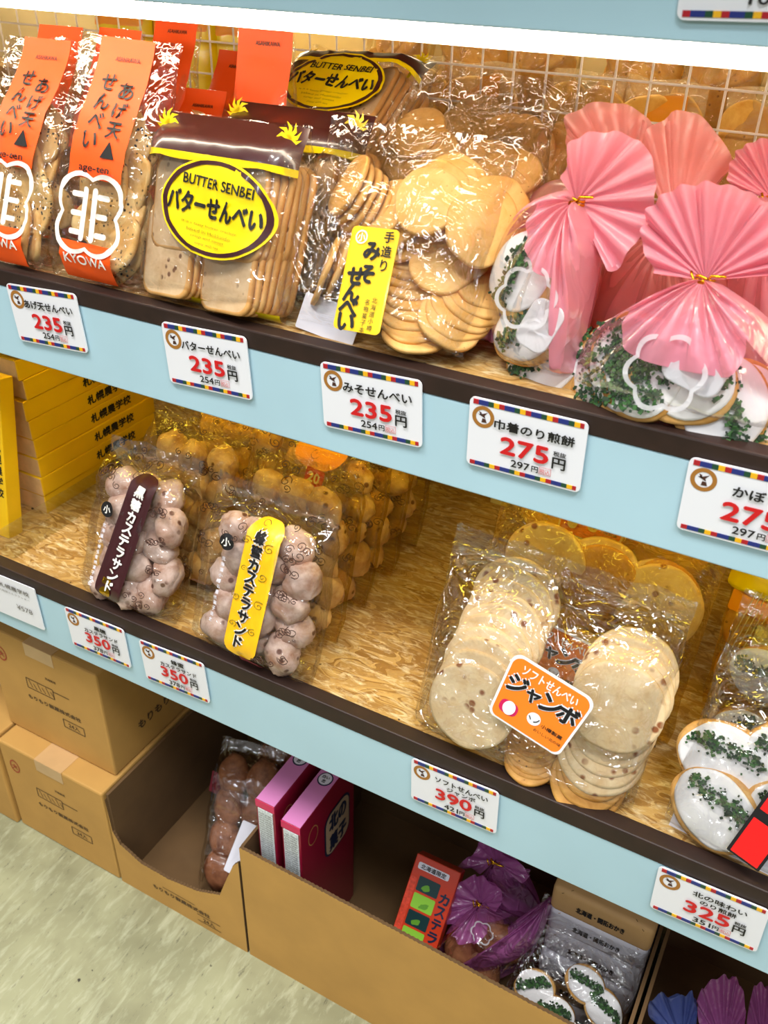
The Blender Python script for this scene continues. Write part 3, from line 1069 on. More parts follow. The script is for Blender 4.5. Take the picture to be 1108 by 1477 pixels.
# ---------------------------------------------------------------- miso cracker bags
def miso_bag(label, M, seed, h, front=True, group=None):
    w = 0.168 if front else 0.142
    b = Bag('miso_cracker_bag', label, 'snack bag', M, w, h, 0.072, seed, 0.0030, CRISP, group, taper=0.62 if front else 0.55, seal=0.03, nx=84, nz=84, streaks=44)
    if not front:
        r = random.Random(seed)
        for k in range(26):
            b.piece('rice_cracker', CRK['miso%d' % (k % 3)], -0.044 + 0.022 * (k % 5) + r.uniform(-0.006, 0.006), r.uniform(-0.014, 0.014), 0.028 + 0.022 * (k // 5), r.uniform(-35, 35), r.uniform(-30, 30), r.uniform(0, 360))
        return b
    q = lambda u, v, y: b.at(u, v, y)
    seqs = [  # first and last centre in the photo plane, count, tilt, turn
        ((503, 268), (522, 300), 5, -12, -38, -0.012), ((618, 290), (640, 262), 4, -14, 6, -0.022),
        ((600, 478), (578, 352), 9, -48, 10, -0.004), ((470, 392), (500, 382), 3, -8, -55, -0.006),
        ((690, 330), (712, 300), 4, -6, 42, -0.010), ((650, 462), (690, 400), 6, -36, 38, 0.0), ((560, 300), (585, 330), 3, -20, -18, -0.006),
        ((520, 360), (545, 340), 3, -25, -10, -0.002), ((640, 380), (660, 350), 4, -25, 20, 0.0)]
    n = 0
    for a, c, m, tilt, turn, y0 in seqs:
        for k in range(m):
            f = k / max(1, m - 1)
            x, z = q(a[0] + (c[0] - a[0]) * f, a[1] + (c[1] - a[1]) * f, y0)
            b.piece('rice_cracker', CRK['miso%d' % (n % 3)], x, y0 + 0.0042 * k * (0.6 if m > 6 else 1), z, tilt, turn, n * 47)
            n += 1
    x, z = q(478, 462, 0)
    g = G().add(plate(rr(0.058, 0.03, 0.001, 1), -0.0003, 0.0003), Matrix.Translation((x, -0.004, z)) @ Matrix.Rotation(R_(6), 4, 'Y'))
    c = g.build('backing_card', PAPERW, b.root, smooth=False)
    c['label'] = 'white card at the foot of the bag'
    cx, cz = q(530, 405, -0.038)
    an = 3.0
    pl = lambda X, Z: -0.0345 - 0.0 * X
    lb = G().add(slab(rr(0.041, 0.078, 0.004), 0.001), Matrix.Translation((cx, -0.0400, cz)) @ Matrix.Rotation(R_(-an), 4, 'Y')).build('paper_label', MISOYEL, b.root, smooth=False)
    lb['label'] = 'golden yellow paper label'
    g = G()
    ca, sa = math.cos(R_(an)), math.sin(R_(an))
    f2 = lambda X, Z: -0.0408

    def pl_letter(g, ch, x, z, h, bold, w=None):
        letter(g, ch, cx + x * ca - z * sa, cz + x * sa + z * ca, h, f2, w, an, bold, 0.0006)
    for ch, x, z in (('み', 0.001, 0.0215), ('そ', 0.0005, 0.0045), ('せ', -0.009, 0.002), ('ん', -0.0095, -0.0110), ('べ', -0.010, -0.0220), ('い', -0.0095, -0.0330)):
        pl_letter(g, ch, x, z, 0.0125, 0.06)
    for k, ch in enumerate('手造り'):
        pl_letter(g, ch, 0.0130, 0.033 - 0.0105 * k, 0.0082, 0.02)
    for k, ch in enumerate('北海道小樽'):
        pl_letter(g, ch, 0.0115, -0.014 - 0.0052 * k, 0.0042, 0.0)
        pl_letter(g, '名物菓子本'[k], 0.0055, -0.016 - 0.0052 * k, 0.0042, 0.0)
    g.build('label_lettering', BLACK, lb, smooth=False).parent = b.root
    g = G()
    x, z = -0.0105, 0.031
    g.add(patch(oval(0.0052, 0.0052, 24), f2, cx + x * ca - z * sa, cz + x * sa + z * ca, 0, 0.0006, 0.78, 1))
    pl_letter(g, '小', x, z, 0.006, 0.03)
    g.build('maker_mark', PAPERW, b.root, smooth=False)
    return b


miso_bag('clear bag of round miso crackers with a golden label, at the front', pose(-0.3375, 0.030, SZ_A, -3, 28, 1), 6, 0.165)
miso_bag('crinkled clear bag of round crackers right behind the front miso bag', pose(-0.332, 0.130, SZ_A, -3, 26, 1), 7, 0.19, False, 'miso cracker bags behind')
miso_bag('crinkled clear bag of round crackers leaning on the wire grid, behind two miso bags', pose(-0.335, 0.235, SZ_A, -3, 26, 1), 8, 0.18, False, 'miso cracker bags behind')


# ---------------------------------------------------------------- tied pouches
def smooth_line(pts, n):
    """n + 1 points along a Catmull-Rom curve through pts"""
    P = [pts[0]] + list(pts) + [pts[-1]]
    out = []
    m = len(pts) - 1
    for k in range(n + 1):
        t = k / n * m
        i = min(int(t), m - 1)
        f = t - i
        a, b, c, d = (Vector(P[i + j]) for j in range(4))
        out.append(0.5 * ((2 * b) + (c - a) * f + (2 * a - 5 * b + 4 * c - d) * f * f + (3 * b - a - 3 * c + d) * f ** 3))
    return out


def pouch(label, M, neck, body, fan, film, seed, thick=0.045, pleats=9, fan_pleats=11, window=None, group=None, tie=True, fan_out=-0.02, fan_film=None, amp=0.004):
    t = thing('tied_pouch', label, 'pouch', M, group)
    L = lambda q: Vector(local(M, q[0], q[1]))
    N = L(neck)
    r = random.Random(seed)

    def bodyfront(tt, rr_):
        return thick * (math.sin(math.pi * min(1, rr_ ** 0.75)) ** 0.65) * (max(0, 1 - abs(2 * tt - 1) ** 4) ** 0.5)
    if body:
        O = smooth_line([L(q) for q in body], 54)
        nr = 20
        gf, gw = G(), G()
        for side in (-1, 1):
            vs = []
            for i, o in enumerate(O):
                tt = i / 54
                for j in range(nr + 1):
                    q = 0.03 + 0.97 * j / nr
                    P = N + (o - N) * q
                    P.y = max(P.y, 0.004 + 0.006 * q)
                    y = bodyfront(tt, q) * (1 if side < 0 else 0.7)
                    y += amp * 1.6 * (1 - q) * min(1, q * 6) * math.cos(2 * math.pi * pleats * tt + (0 if side < 0 else 2)) + 0.0018 * ridged(P.x, P.y, seed)
                    y = side * (y + 0.001)
                    vs.append((P.x, y, P.y))
            for i in range(54):
                for j in range(nr):
                    a = i * (nr + 1) + j
                    f = (a, a + nr + 1, a + nr + 2, a + 1)
                    tm, qm = (i + 0.5) / 54, (j + 0.5) / nr
                    inw = side < 0 and window and window[0] < tm < window[1] and window[2] < qm < window[3]
                    tgt = gw if inw else gf
                    tgt.f.append(tuple(x + (0 if side < 0 else 10000) for x in f)); tgt.m.append(0)
            if side < 0:
                V0 = vs
            else:
                V1 = vs
        for G_, nm, mm in ((gf, 'pouch_film', film), (gw, 'clear_window', CLEAR)):
            if G_.f:
                used = sorted({i for f in G_.f for i in f})
                idx = {i: k for k, i in enumerate(used)}
                G_.v = [V0[i] if i < 10000 else V1[i - 10000] for i in used]
                G_.f = [tuple(idx[i] for i in f) for f in G_.f]
                G_.build(nm, mm, t)
    if fan:
        O = smooth_line([L(q) for q in fan], fan_pleats * 6)
        g = G()
        n = len(O)
        nr = 12
        for layer in range(2):
            vs = []
            for i, o in enumerate(O):
                tri = math.cos(2 * math.pi * (i / 6 + 0.25 * layer)) * (0.75 + 0.25 * math.cos(i * 0.37 + seed))
                edge = 1 + 0.008 * tri
                for j in range(nr + 1):
                    q = j / nr
                    P = N + (o - N) * (0.03 + 0.97 * q) * (edge if j == nr else 1) * (1 - 0.06 * layer)
                    y = fan_out * q * (1 - 0.35 * q) - (amp * 1.7 * (0.25 + q * 0.75) * q ** 0.5) * tri + (0.006 * layer + 0.0) * q - 0.002 + 0.010 * q * q * noise.noise((i / n * 3, seed, 2.0))
                    vs.append((P.x, y, P.y))
            fs = [(i * (nr + 1) + j, (i + 1) * (nr + 1) + j, (i + 1) * (nr + 1) + j + 1, i * (nr + 1) + j + 1) for i in range(n - 1) for j in range(nr)]
            g.add((vs, fs))
        g.build('pleated_fan', fan_film or film, t)
    if tie:
        g = G()
        for dz in (-0.0012, 0.0012):
            g.add(tube([(N.x + 0.0062 * math.cos(a), -0.003 + 0.0062 * math.sin(a), N.y + dz + 0.001 * math.sin(2 * a)) for a in (2 * math.pi * k / 20 for k in range(20))], 0.0011, 6, True))
        for sx, L_ in ((1, 0.014), (-1, 0.009)):
            g.add(tube([(N.x + sx * 0.002, -0.009, N.y), (N.x + sx * 0.005, -0.013, N.y + 0.003 * sx), (N.x + sx * L_, -0.012, N.y + 0.004)], 0.0010, 6))
        g.build('twist_tie', GOLD, t)['label'] = 'gold twist tie'
    return t, N


def print_ring(t, x, z, y, a, b, parent_name='printed_flower'):
    fl = lambda X, Z: y
    g = G().add(patch(scallop(a, 6, a * 0.22), fl, x, z, 10, 0, 0.87, 1))
    g.build(parent_name, WHITEFILM, t)


# rear pouches first: their backs fill the space behind
GP = 'pink pouches behind the front two'
MR = pose(0, 0.17, SZ_A, 0, 14, 0)
pouch('pink pouch with a rounded fan, behind the front pouches on their left', pose(-0.25, 0.165, SZ_A, 0, 14, 0), (905, 285),
      [(880, 265), (810, 258), (770, 280), (742, 335), (735, 420), (742, 500), (770, 530), (860, 530), (930, 500), (950, 400), (935, 300)],
      [(870, 262), (828, 222), (818, 182), (842, 156), (884, 149), (922, 160), (950, 190), (948, 240)], PINKPALE, 21, 0.05, 8, 6, group=GP, fan_out=-0.01)
pouch('pink pouch with a broad pointed fan, behind the front pouches on their right', pose(-0.19, 0.150, SZ_A, 0, 14, 0), (975, 330),
      [(955, 310), (900, 350), (860, 420), (850, 520), (920, 560), (1000, 560), (1060, 520), (1070, 420), (1000, 330)],
      [(930, 240), (934, 196), (968, 167), (1004, 164), (1032, 188), (1059, 232), (1040, 262), (1010, 290)], PINKPALE, 22, 0.05, 8, 6, group=GP, fan_out=-0.01)
pouch('pink pouch cut off by the right edge, behind the big pleated fan', pose(-0.08, 0.135, SZ_A, 0, 14, 0), (1118, 290),
      [(1100, 280), (1070, 330), (1050, 400), (1060, 480), (1110, 520), (1180, 500), (1200, 400), (1150, 290)],
      [(1085, 280), (1052, 262), (1062, 225), (1090, 206), (1130, 200), (1170, 220), (1180, 260)], PINK, 23, 0.04, group=GP, fan_out=-0.01)

MFL = pose(-0.19, 0.042, SZ_A, 0, 18, 0)
t, N = pouch('pink tied pouch of nori crackers turned sideways, left of the two front pouches', MFL, (833, 292),
             [(828, 272), (775, 290), (735, 330), (712, 390), (708, 450), (718, 510), (742, 560), (790, 584), (822, 572), (842, 500), (858, 430), (868, 360), (850, 305)],
             [(820, 262), (832, 210), (866, 195), (912, 200), (945, 226), (953, 270), (946, 318), (918, 358), (889, 393), (862, 350)], PINK, 24, 0.040, 8, 10,
             window=(0.14, 0.62, 0.36, 0.99))
for k, (u, v, y, tilt, turn, spin) in enumerate(((762, 395, -0.010, 0, -18, -60), (772, 470, -0.006, -6, -14, -50), (792, 525, 0.002, -5, -10, -30))):
    x, z = local(MFL, u, v, y)
    nori_cracker(t, Matrix.Translation((x, y, z)) @ Matrix.Rotation(R_(turn), 4, 'Z') @ Matrix.Rotation(R_(tilt), 4, 'X') @ Matrix.Rotation(R_(spin), 4, 'Y'), 40 + k, 0.034, 0.028, 0.2)
x, z = local(MFL, 760, 430, -0.040)
print_ring(t, x, z, -0.042, 0.019, 0.019)
g = G()
x, z = local(MFL, 778, 470, -0.038)
g.add(slab(rr(0.026, 0.036, 0.008), 0.0006), Matrix.Translation((x, -0.037, z)) @ Matrix.Rotation(R_(20), 4, 'Y'))
g.build('white_print', WHITEFILM, t)

MFR = pose(-0.10, 0.030, SZ_A, 0, 20, 0)
t, N = pouch('pink tied pouch of nori crackers with a big pleated fan, right of the front pouches', MFR, (1018, 405),
             [(995, 405), (935, 435), (880, 465), (848, 492), (832, 530), (834, 580), (868, 612), (950, 640), (1040, 660), (1110, 668), (1150, 600), (1140, 520), (1110, 460), (1042, 410)],
             [(952, 398), (932, 350), (944, 302), (985, 275), (1042, 270), (1092, 286), (1132, 318), (1150, 370), (1120, 400)], PINK, 25, 0.046, 10, 13,
             window=(0.20, 0.80, 0.52, 0.995))
for k, (u, v, y, tilt, turn, spin, full) in enumerate(((905, 525, -0.012, -8, -22, 80, True), (932, 535, -0.018, -8, -14, 80, True), (985, 545, -0.020, -6, 4, 15, False), (1040, 585, -0.010, -4, 14, 75, False), (1065, 595, 0.0, -4, 18, 70, False), (880, 530, 0.0, -8, -26, 80, True))):
    x, z = local(MFR, u, v, y)
    nori_cracker(t, Matrix.Translation((x, y, z)) @ Matrix.Rotation(R_(turn), 4, 'Z') @ Matrix.Rotation(R_(tilt), 4, 'X') @ Matrix.Rotation(R_(spin), 4, 'Y'), 50 + k, 0.036, 0.031, 0.15 if not full else 0.0, full)
x, z = local(MFR, 960, 538, -0.045)
print_ring(t, x, z, -0.049, 0.022, 0.022)
g = G()
x, z = local(MFR, 1005, 530, -0.042)
g.add(slab(rr(0.040, 0.030, 0.009), 0.0006), Matrix.Translation((x, -0.0435, z)) @ Matrix.Rotation(R_(15), 4, 'Y'))
g.build('white_print', WHITEFILM, t)

# a purple pouch glimpsed between the miso bag and the pink pouches
pouch('mauve pouch peeping out low between the miso bag and the pink pouches', pose(-0.25, 0.085, SZ_A, 0, 10, 0), (735, 415),
      [(725, 410), (700, 440), (680, 480), (672, 510), (700, 525), (745, 525), (775, 480), (745, 415)], None, PURPLE, 26, 0.03, tie=False)

# ---------------------------------------------------------------- packets of the neighbouring unit, behind the wire grid
proto = {}


def crumpled(label, M, seed, film, kind, w=0.084, h=0.15):
    b = Bag('gathered_snack_bag', label, 'snack bag', M, w, h, 0.05, seed, 0.006, film, 'bags behind the wire grid', taper=0.5, seal=0.02, nx=26, nz=30)
    r = random.Random(seed)
    for k in range(8):
        b.piece('rice_cracker', CRK['golden%d' % (k % 3)], (k % 2 - 0.5) * 0.026 + r.uniform(-0.005, 0.005), r.uniform(-0.01, 0.01), 0.034 + 0.024 * (k // 2), r.uniform(-30, 30), r.uniform(-30, 30), r.uniform(0, 360))
    if kind:
        b.stick('orange_label', patch(rr(0.05, 0.024, 0.003), b.front, 0.0, h * 0.82, 8, 0.002), plain('amber_print', 'f09a18', 0.4))
    return b.root


shelf_b = thing('neighbour_shelf', 'plain shelf of the next unit behind the wire grid', 'shelf', pose(0, 0.43, SZ_A))
g = G(); bx(g, X0, X1, 0.03, 0.18, -0.02, 0.0, 0.001)
g.build('shelf_board', OSB, shelf_b, smooth=False)
g = G(); bx(g, X0, X1, 0.102, 0.18, 0.002, 0.08, 0.001)
g.build('step_riser', OSB, shelf_b, smooth=False)
P0 = crumpled('crumpled clear bag of golden crackers behind the wire grid', pose(0, 0.49, SZ_A), 31, BACKFILM, True)
P1 = crumpled('crumpled clear bag of golden crackers behind the wire grid', pose(0, 0.49, SZ_A), 32, BACKFILM, False)
for p in (P0, P1):
    remember(p)
n = 0
for row, (z, y) in enumerate(((SZ_A + 0.004, 0.473), (SZ_A + 0.085, 0.564))):
    for k in range(8):
        src = (P0, P1)[(n + row) % 2]
        o = src if n < 1 else dup(src) if not (n == 1 and row == 0) else P1
        if n == 1:
            o = P1
        x = -0.64 + k * 0.100 + 0.04 * row + (0.008 if k % 2 else -0.006)
        o.matrix_world = pose(x, y, z, (-4, 6, 2, -6, 4)[n % 5], (5, 2, 6)[n % 3], (-3, 3, 2, -2)[n % 4])
        n += 1
for k in range(3):
    b = Bag('yellow_packet', ('yellow packet behind the wire grid, in the top left corner', 'yellow packet behind the wire grid, second from the top left corner', 'yellow packet behind the wire grid, just left of the orange tops')[k], 'snack packet',
            pose(-0.98 + k * 0.105, 0.48, SZ_A + 0.045, 4 * k - 4, 6, 2), 0.10, 0.17, 0.03, 60 + k, 0.002, None, None, 0.7, 0.03, 16, 20)
    b.film.data.materials[0] = YELLOW
    vs, fs = patch(rr(0.09, 0.03, 0.003), b.front, 0, 0.125, 0, 0.002)
    b.stick('amber_stripe', (vs, fs), plain('amber_print', 'f09a18', 0.4))

# ---------------------------------------------------------------- lower shelf: yellow cartons
BW = 0.105
BH = 0.0262


def flat_box(label, M, seed, w, d, h, text, side_text=True):
    t = thing('yellow_box', label, 'box', M, 'stacked flat yellow boxes')
    g = G().add(box(w, d, h, 0.0012), Matrix.Translation((0, d / 2, h / 2)))
    g.build('box_body', BOXYEL, t, smooth=False)
    e = G(); bx(e, -w / 2 + 0.001, w / 2 - 0.001, -0.0006, 0.0, 0.001, h - 0.001)
    e.build('box_end', BOXEND, t, smooth=False)['label'] = 'cream end flap'
    g = letter(G(), text, 0, 0, 0.0125, None, 0.075, 0, 0.04, 0)
    R = Matrix.Translation((w / 2 + 0.0006, d * 0.62, h * 0.5)) @ Matrix.Rotation(R_(90), 4, 'Z')
    g.build('side_lettering', BLACK, t, smooth=False, M=R)
    return t


xr = -0.848
LEV = ('lowest of the stack', 'second from the bottom of the stack', 'third from the bottom of the stack', 'fourth from the bottom of the stack', 'fifth from the bottom of the stack', 'sixth from the bottom of the stack', 'seventh from the bottom of the stack', 'second from the top of the stack', 'topmost of the stack')
for k in range(9):
    flat_box('flat yellow box with black lettering on its side, ' + LEV[k], pose(xr - BW / 2 + random.uniform(-0.002, 0.002), 0.096 + random.uniform(-0.004, 0.004), SZ_B + k * (BH + 0.0004)), k, BW, 0.215, BH, '札幌農学校')
# standing box at the far left
p = on_z(24.5, 772, SZ_B)
t = thing('yellow_box', 'tall yellow box standing upright at the left edge, in front of the stack', 'box', pose(p.x - 0.034, 0.026, SZ_B + 0.001, 0, 10, 0))
G().add(box(0.068, 0.022, 0.205, 0.0015), Matrix.Translation((0, 0.011, 0.1025))).build('box_body', BOXYEL, t, smooth=False)
g = G()
for k, ch in enumerate('札幌農学校'):
    letter(g, ch, 0.0245, 0.120 - k * 0.0148, 0.0115, None, 0.012, 0, 0.03, 0.0004)
g.build('front_lettering', BLACK, t, smooth=False)
# clear divider
t = thing('shelf_divider', 'low clear acrylic divider beside the stack of yellow boxes', 'divider', pose(-0.838, 0.0, SZ_B))
g = G(); bx(g, -0.0008, 0.0008, 0.0, 0.36, 0.0, 0.026, 0.0003)
g.build('divider_wall', ACRYLIC, t, smooth=False)
g = G(); bx(g, 0.001, 0.03, 0.0, 0.36, 0.0, 0.0015, 0.0004)
g.build('divider_foot', ACRYLIC, t, smooth=False)


# ---------------------------------------------------------------- castella sandwich packets
def curls(g, surf, cx, cz, r, n, k, eps=0.0016):
    rr_ = random.Random(k)
    for i in range(n):
        x, z = cx + rr_.uniform(-r, r), cz + rr_.uniform(-r * 0.5, r * 0.5)
        a0, s = rr_.uniform(0, 360), rr_.uniform(0.004, 0.0075)
        path = []
        for j in range(14):
            a = R_(a0 + j * 38)
            q = s * (1 - j / 15)
            X, Z = x + q * math.cos(a), z + q * 0.8 * math.sin(a)
            path.append((X, surf(X, Z) - eps, Z))
        g.add(tube(path, 0.00045, 4))


LUMPS = [G().add(lump(0.0225, 0.0165, 0.0185, k + 1, 0.17, 26, 18)).mesh('castella_sandwich', CASTELLA) for k in range(4)]


def castella(label, M, w, h, seed, dark, group=None, front=True):
    b = Bag('castella_packet', label, 'snack packet', M, w, h, 0.054, seed, 0.0024, CLEAR if front else GOLDFILM, group, taper=0.74, seal=0.05, nx=70 if front else 34, nz=84 if front else 40, streaks=34 if front else 16)
    r = random.Random(seed)
    cols = 3
    for j in range(5):
        for i in range(cols):
            x = (i - (cols - 1) / 2) * (w - 0.03) / cols + r.uniform(-0.004, 0.004) + (0.006 if j % 2 else -0.004)
            o = b.piece('castella_sandwich', LUMPS[(i + j) % 4], x, r.uniform(-0.008, 0.004), 0.022 + j * (h * 0.76) / 5, r.uniform(-25, 25), r.uniform(-30, 30), r.uniform(0, 360))
    g = G()
    curls(g, b.front, 0, h * 0.88, w * 0.4, 16 if front else 7, seed)
    curls(g, b.front, w * 0.25, h * 0.12, w * 0.16, 6, seed + 1)
    curls(g, b.front, w * 0.32, h * 0.5, w * 0.08, 5, seed + 2)
    curls(g, b.front, w * 0.34, h * 0.32, w * 0.07, 4, seed + 3)
    curls(g, b.front, w * 0.30, h * 0.68, w * 0.09, 5, seed + 4)
    g.build('scroll_print', SCROLL, b.root)
    if not front:
        return b
    if dark:
        cx, cz, an, lw, lh = b.at(183, 778, -0.026) + (-11.0, 0.036, 0.150)
        mlab, mtext, text, step, hh = BROWNPRINT, WHITEINK, '黒糖カステラサンド', 0.0142, 0.0118
    else:
        cx, cz, an, lw, lh = b.at(366, 852, -0.026) + (-4.0, 0.0405, 0.150)
        mlab, mtext, text, step, hh = HONEY, BLACK, '蜂蜜カステラサンド', 0.0142, 0.0125
    lb = b.stick('name_label', patch(rr(lw, lh, lw * 0.4, 6), b.front, cx, cz, an, 0.0018, 0, 8), mlab)
    lb['label'] = 'dark brown label with white lettering' if dark else 'honey yellow label with black lettering'
    ca, sa = math.cos(R_(an)), math.sin(R_(an))
    if not dark:
        g = G()
        for k, ch in enumerate(text):
            x, z = -0.002 - 0.0010 * k * 0, lh / 2 - 0.018 - k * step
            letter(g, ch, cx + x * ca - z * sa, cz + x * sa + z * ca, hh * (0.6 if ch == 'ー' else 1), b.front, None, an, 0.16, 0.0024)
        g.build('lettering_halo', WHITEINK, lb, smooth=False)
    g = G()
    for k, ch in enumerate(text):
        x, z = (0.002 if dark else -0.002), lh / 2 - 0.018 - k * step
        letter(g, ch, cx + x * ca - z * sa, cz + x * sa + z * ca, hh, b.front, None, an, 0.05, 0.0034)
    g.build('label_lettering', mtext, lb, smooth=False)
    if dark:
        g = G()
        x, z = -0.002, -lh / 2 + 0.010
        g.add(patch(oval(0.0075, 0.006, 20), b.front, cx + x * ca - z * sa, cz + x * sa + z * ca, 0, 0.003))
        letter(g, '和菓', cx - 0.004 - (z + 0.014) * sa, cz + (z + 0.014), 0.008, b.front, 0.011, an, 0.03, 0.003)
        g.build('gold_print', GOLD, lb)
    else:
        g = G()
        for zz in (0.05, 0.02, -0.01, -0.04):
            for xx in (-0.014, 0.013):
                curls(g, b.front, cx + xx * ca - zz * sa, cz + xx * sa + zz * ca, 0.003, 1, int(zz * 1000) + (1 if xx > 0 else 7), 0.0026)
        g.build('ochre_flourish', plain('ochre_ink', 'a08a10', 0.5), lb)
    # small round mark and fine print on the left
    mx, mz = b.at(159, 734, -0.026) if dark else b.at(332, 780, -0.026)
    mk = b.stick('round_mark', patch(oval(0.0088, 0.0088, 24), b.front, mx, mz, 0, 0.0018, 0, 2), BLACK)
    g = letter(G(), '小', mx, mz, 0.009, b.front, None, 0, 0.03, 0.0026)
    g.build('mark_character', WHITEINK, mk, smooth=False)
    g = G()
    for k in range(12):
        letter(g, '北海道小樽名産焼菓子詰'[k % 11], mx - 0.001 - k * 0.0006, mz - 0.018 - k * 0.0062, 0.0042, b.front, None, 0, 0.02, 0.0018)
    g.build('fine_print', PAPERW, b.root, smooth=False)
    if not dark:
        x, z = b.at(360, 956, -0.02)
        b.stick('foot_sticker', patch(rr(0.022, 0.009, 0.001, 2), b.front, x, z, -14, 0.002), CRIMSON)
    return b


castella('packet of sugared castella sandwiches with a dark brown label', pose(-0.6225, -0.001, SZ_B, 0, 24, 1), 0.126, 0.184, 71, True)
castella('packet of sugared castella sandwiches with a honey yellow label', pose(-0.4545, -0.003, SZ_B, -2, 19, 1), 0.148, 0.186, 72, False)
GC = 'castella packets in the rows behind'
for k, (x, y, lean, lab) in enumerate(((-0.615, 0.072, 24, 'castella packet right behind the dark brown label packet'), (-0.462, 0.064, 19, 'castella packet right behind the honey yellow label packet'),
                                       (-0.605, 0.145, 24, 'castella packet second behind the dark brown label packet'), (-0.465, 0.131, 19, 'castella packet second behind the honey yellow label packet'),
                                       (-0.468, 0.198, 19, 'castella packet third behind the honey yellow label packet'), (-0.47, 0.265, 19, 'castella packet last behind the honey yellow label packet'))):
    b = castella(lab, pose(x, y, SZ_B, (0, -2, 0, -2, -2, -2)[k], lean, 1), 0.14, 0.20, 73 + k, False, GC, False)
    if k == 3:
        b.stick('amber_patch', patch(oval(0.032, 0.020, 30), b.front, -0.006, 0.166, 0, 0.002), plain('amber_print', 'f09a18', 0.4))
        rs = b.stick('red_sticker', patch(rr(0.024, 0.026, 0.002, 2), b.front, -0.004, 0.135, -6, 0.0028), RED)
        g = letter(G(), '20', -0.004, 0.138, 0.011, b.front, None, -6, 0.04, 0.0036)
        g.build('sticker_figures', WHITEINK, rs, smooth=False)

# ---------------------------------------------------------------- soft cracker bags
MJ = pose(-0.160, 0.006, SZ_B, 2, 15, -2)


def jumbo_label(b, u, v, ang, s=1.0, off=-0.0415, pos=None):
    cx, cz = pos or b.at(u, v, off)
    f2 = lambda X, Z: off
    T = Matrix.Translation((cx, off, cz)) @ Matrix.Rotation(R_(-ang), 4, 'Y')
    out = [(x * (1 + 0.07 * z / 0.04), z + 0.004 * (1 - (x / 0.04) ** 2) * (1 if z > 0 else 1)) for x, z in rr(0.074 * s, 0.066 * s, 0.008 * s, 5)]
    lb = G().add(slab(out, 0.0012), T).build('paper_label', CARD, b.root, smooth=False)
    lb['label'] = 'white-edged orange label'
    fl = lambda X, Z: 0.0
    g = G().add(patch([(x * 0.94, z * 0.94) for x, z in out], fl, 0, 0, 0, 0.0008, 0, 2), T)
    g.build('orange_face', LABELORANGE, lb)
    g = letter(G(), 'ソフトせんべい', 0.0, 0.0245 * s, 0.0088 * s, fl, 0.052 * s, 0, 0.03, 0.0012)
    GG = G().add((g.v, g.f), T)
    GG.build('small_lettering', WHITEINK, lb, smooth=False)
    hal, ink = G(), G()
    for k, ch in enumerate('ジャンボ'):
        x, z = (-0.024 + 0.0162 * k) * s, (0.0095 if ch != 'ャ' else 0.007) * s
        letter(hal, ch, x, z, (0.0165 if ch != 'ャ' else 0.012) * s, fl, None, 0, 0.12, 0.0012)
        letter(ink, ch, x, z, (0.0165 if ch != 'ャ' else 0.012) * s, fl, None, 0, 0.05, 0.0018)
    G().add((hal.v, hal.f), T).build('lettering_halo', CARD, lb, smooth=False)
    G().add((ink.v, ink.f), T).build('big_lettering', BLACK, lb, smooth=False)
    g = G()
    g.add(patch(oval(0.0062 * s, 0.0062 * s, 22), fl, 0.002 * s, -0.0115 * s, 0, 0.0012, 0, 1), T)
    g.build('round_mark', CARD, lb)
    g = G()
    sm = letter(G(), 'ヽノ', 0.002 * s, -0.0115 * s, 0.005 * s, fl, None, 0, 0.03, 0.0018)
    letter(sm, '小樽製菓', 0.020 * s, -0.0125 * s, 0.0036 * s, fl, 0.02 * s, 0, 0.02, 0.0018)
    letter(sm, 'おいしい北の味', 0.019 * s, -0.0195 * s, 0.0030 * s, fl, 0.026 * s, 0, 0, 0.0018)
    g.add((sm.v, sm.f), T)
    g.build('fine_print', BLACK, lb, smooth=False)
    g = G()
    g.add(patch(rr(0.017 * s, 0.013 * s, 0.005 * s, 3), fl, -0.021 * s, -0.0155 * s, 0, 0.0012, 0, 1), T)
    g.build('red_patch', MAGENTA, lb)
    g = G()
    g.add(patch(oval(0.0058 * s, 0.0070 * s, 18), fl, -0.0205 * s, -0.0150 * s, 0, 0.0018, 0, 1), T)
    g.build('white_patch', CARD, lb)
    return lb


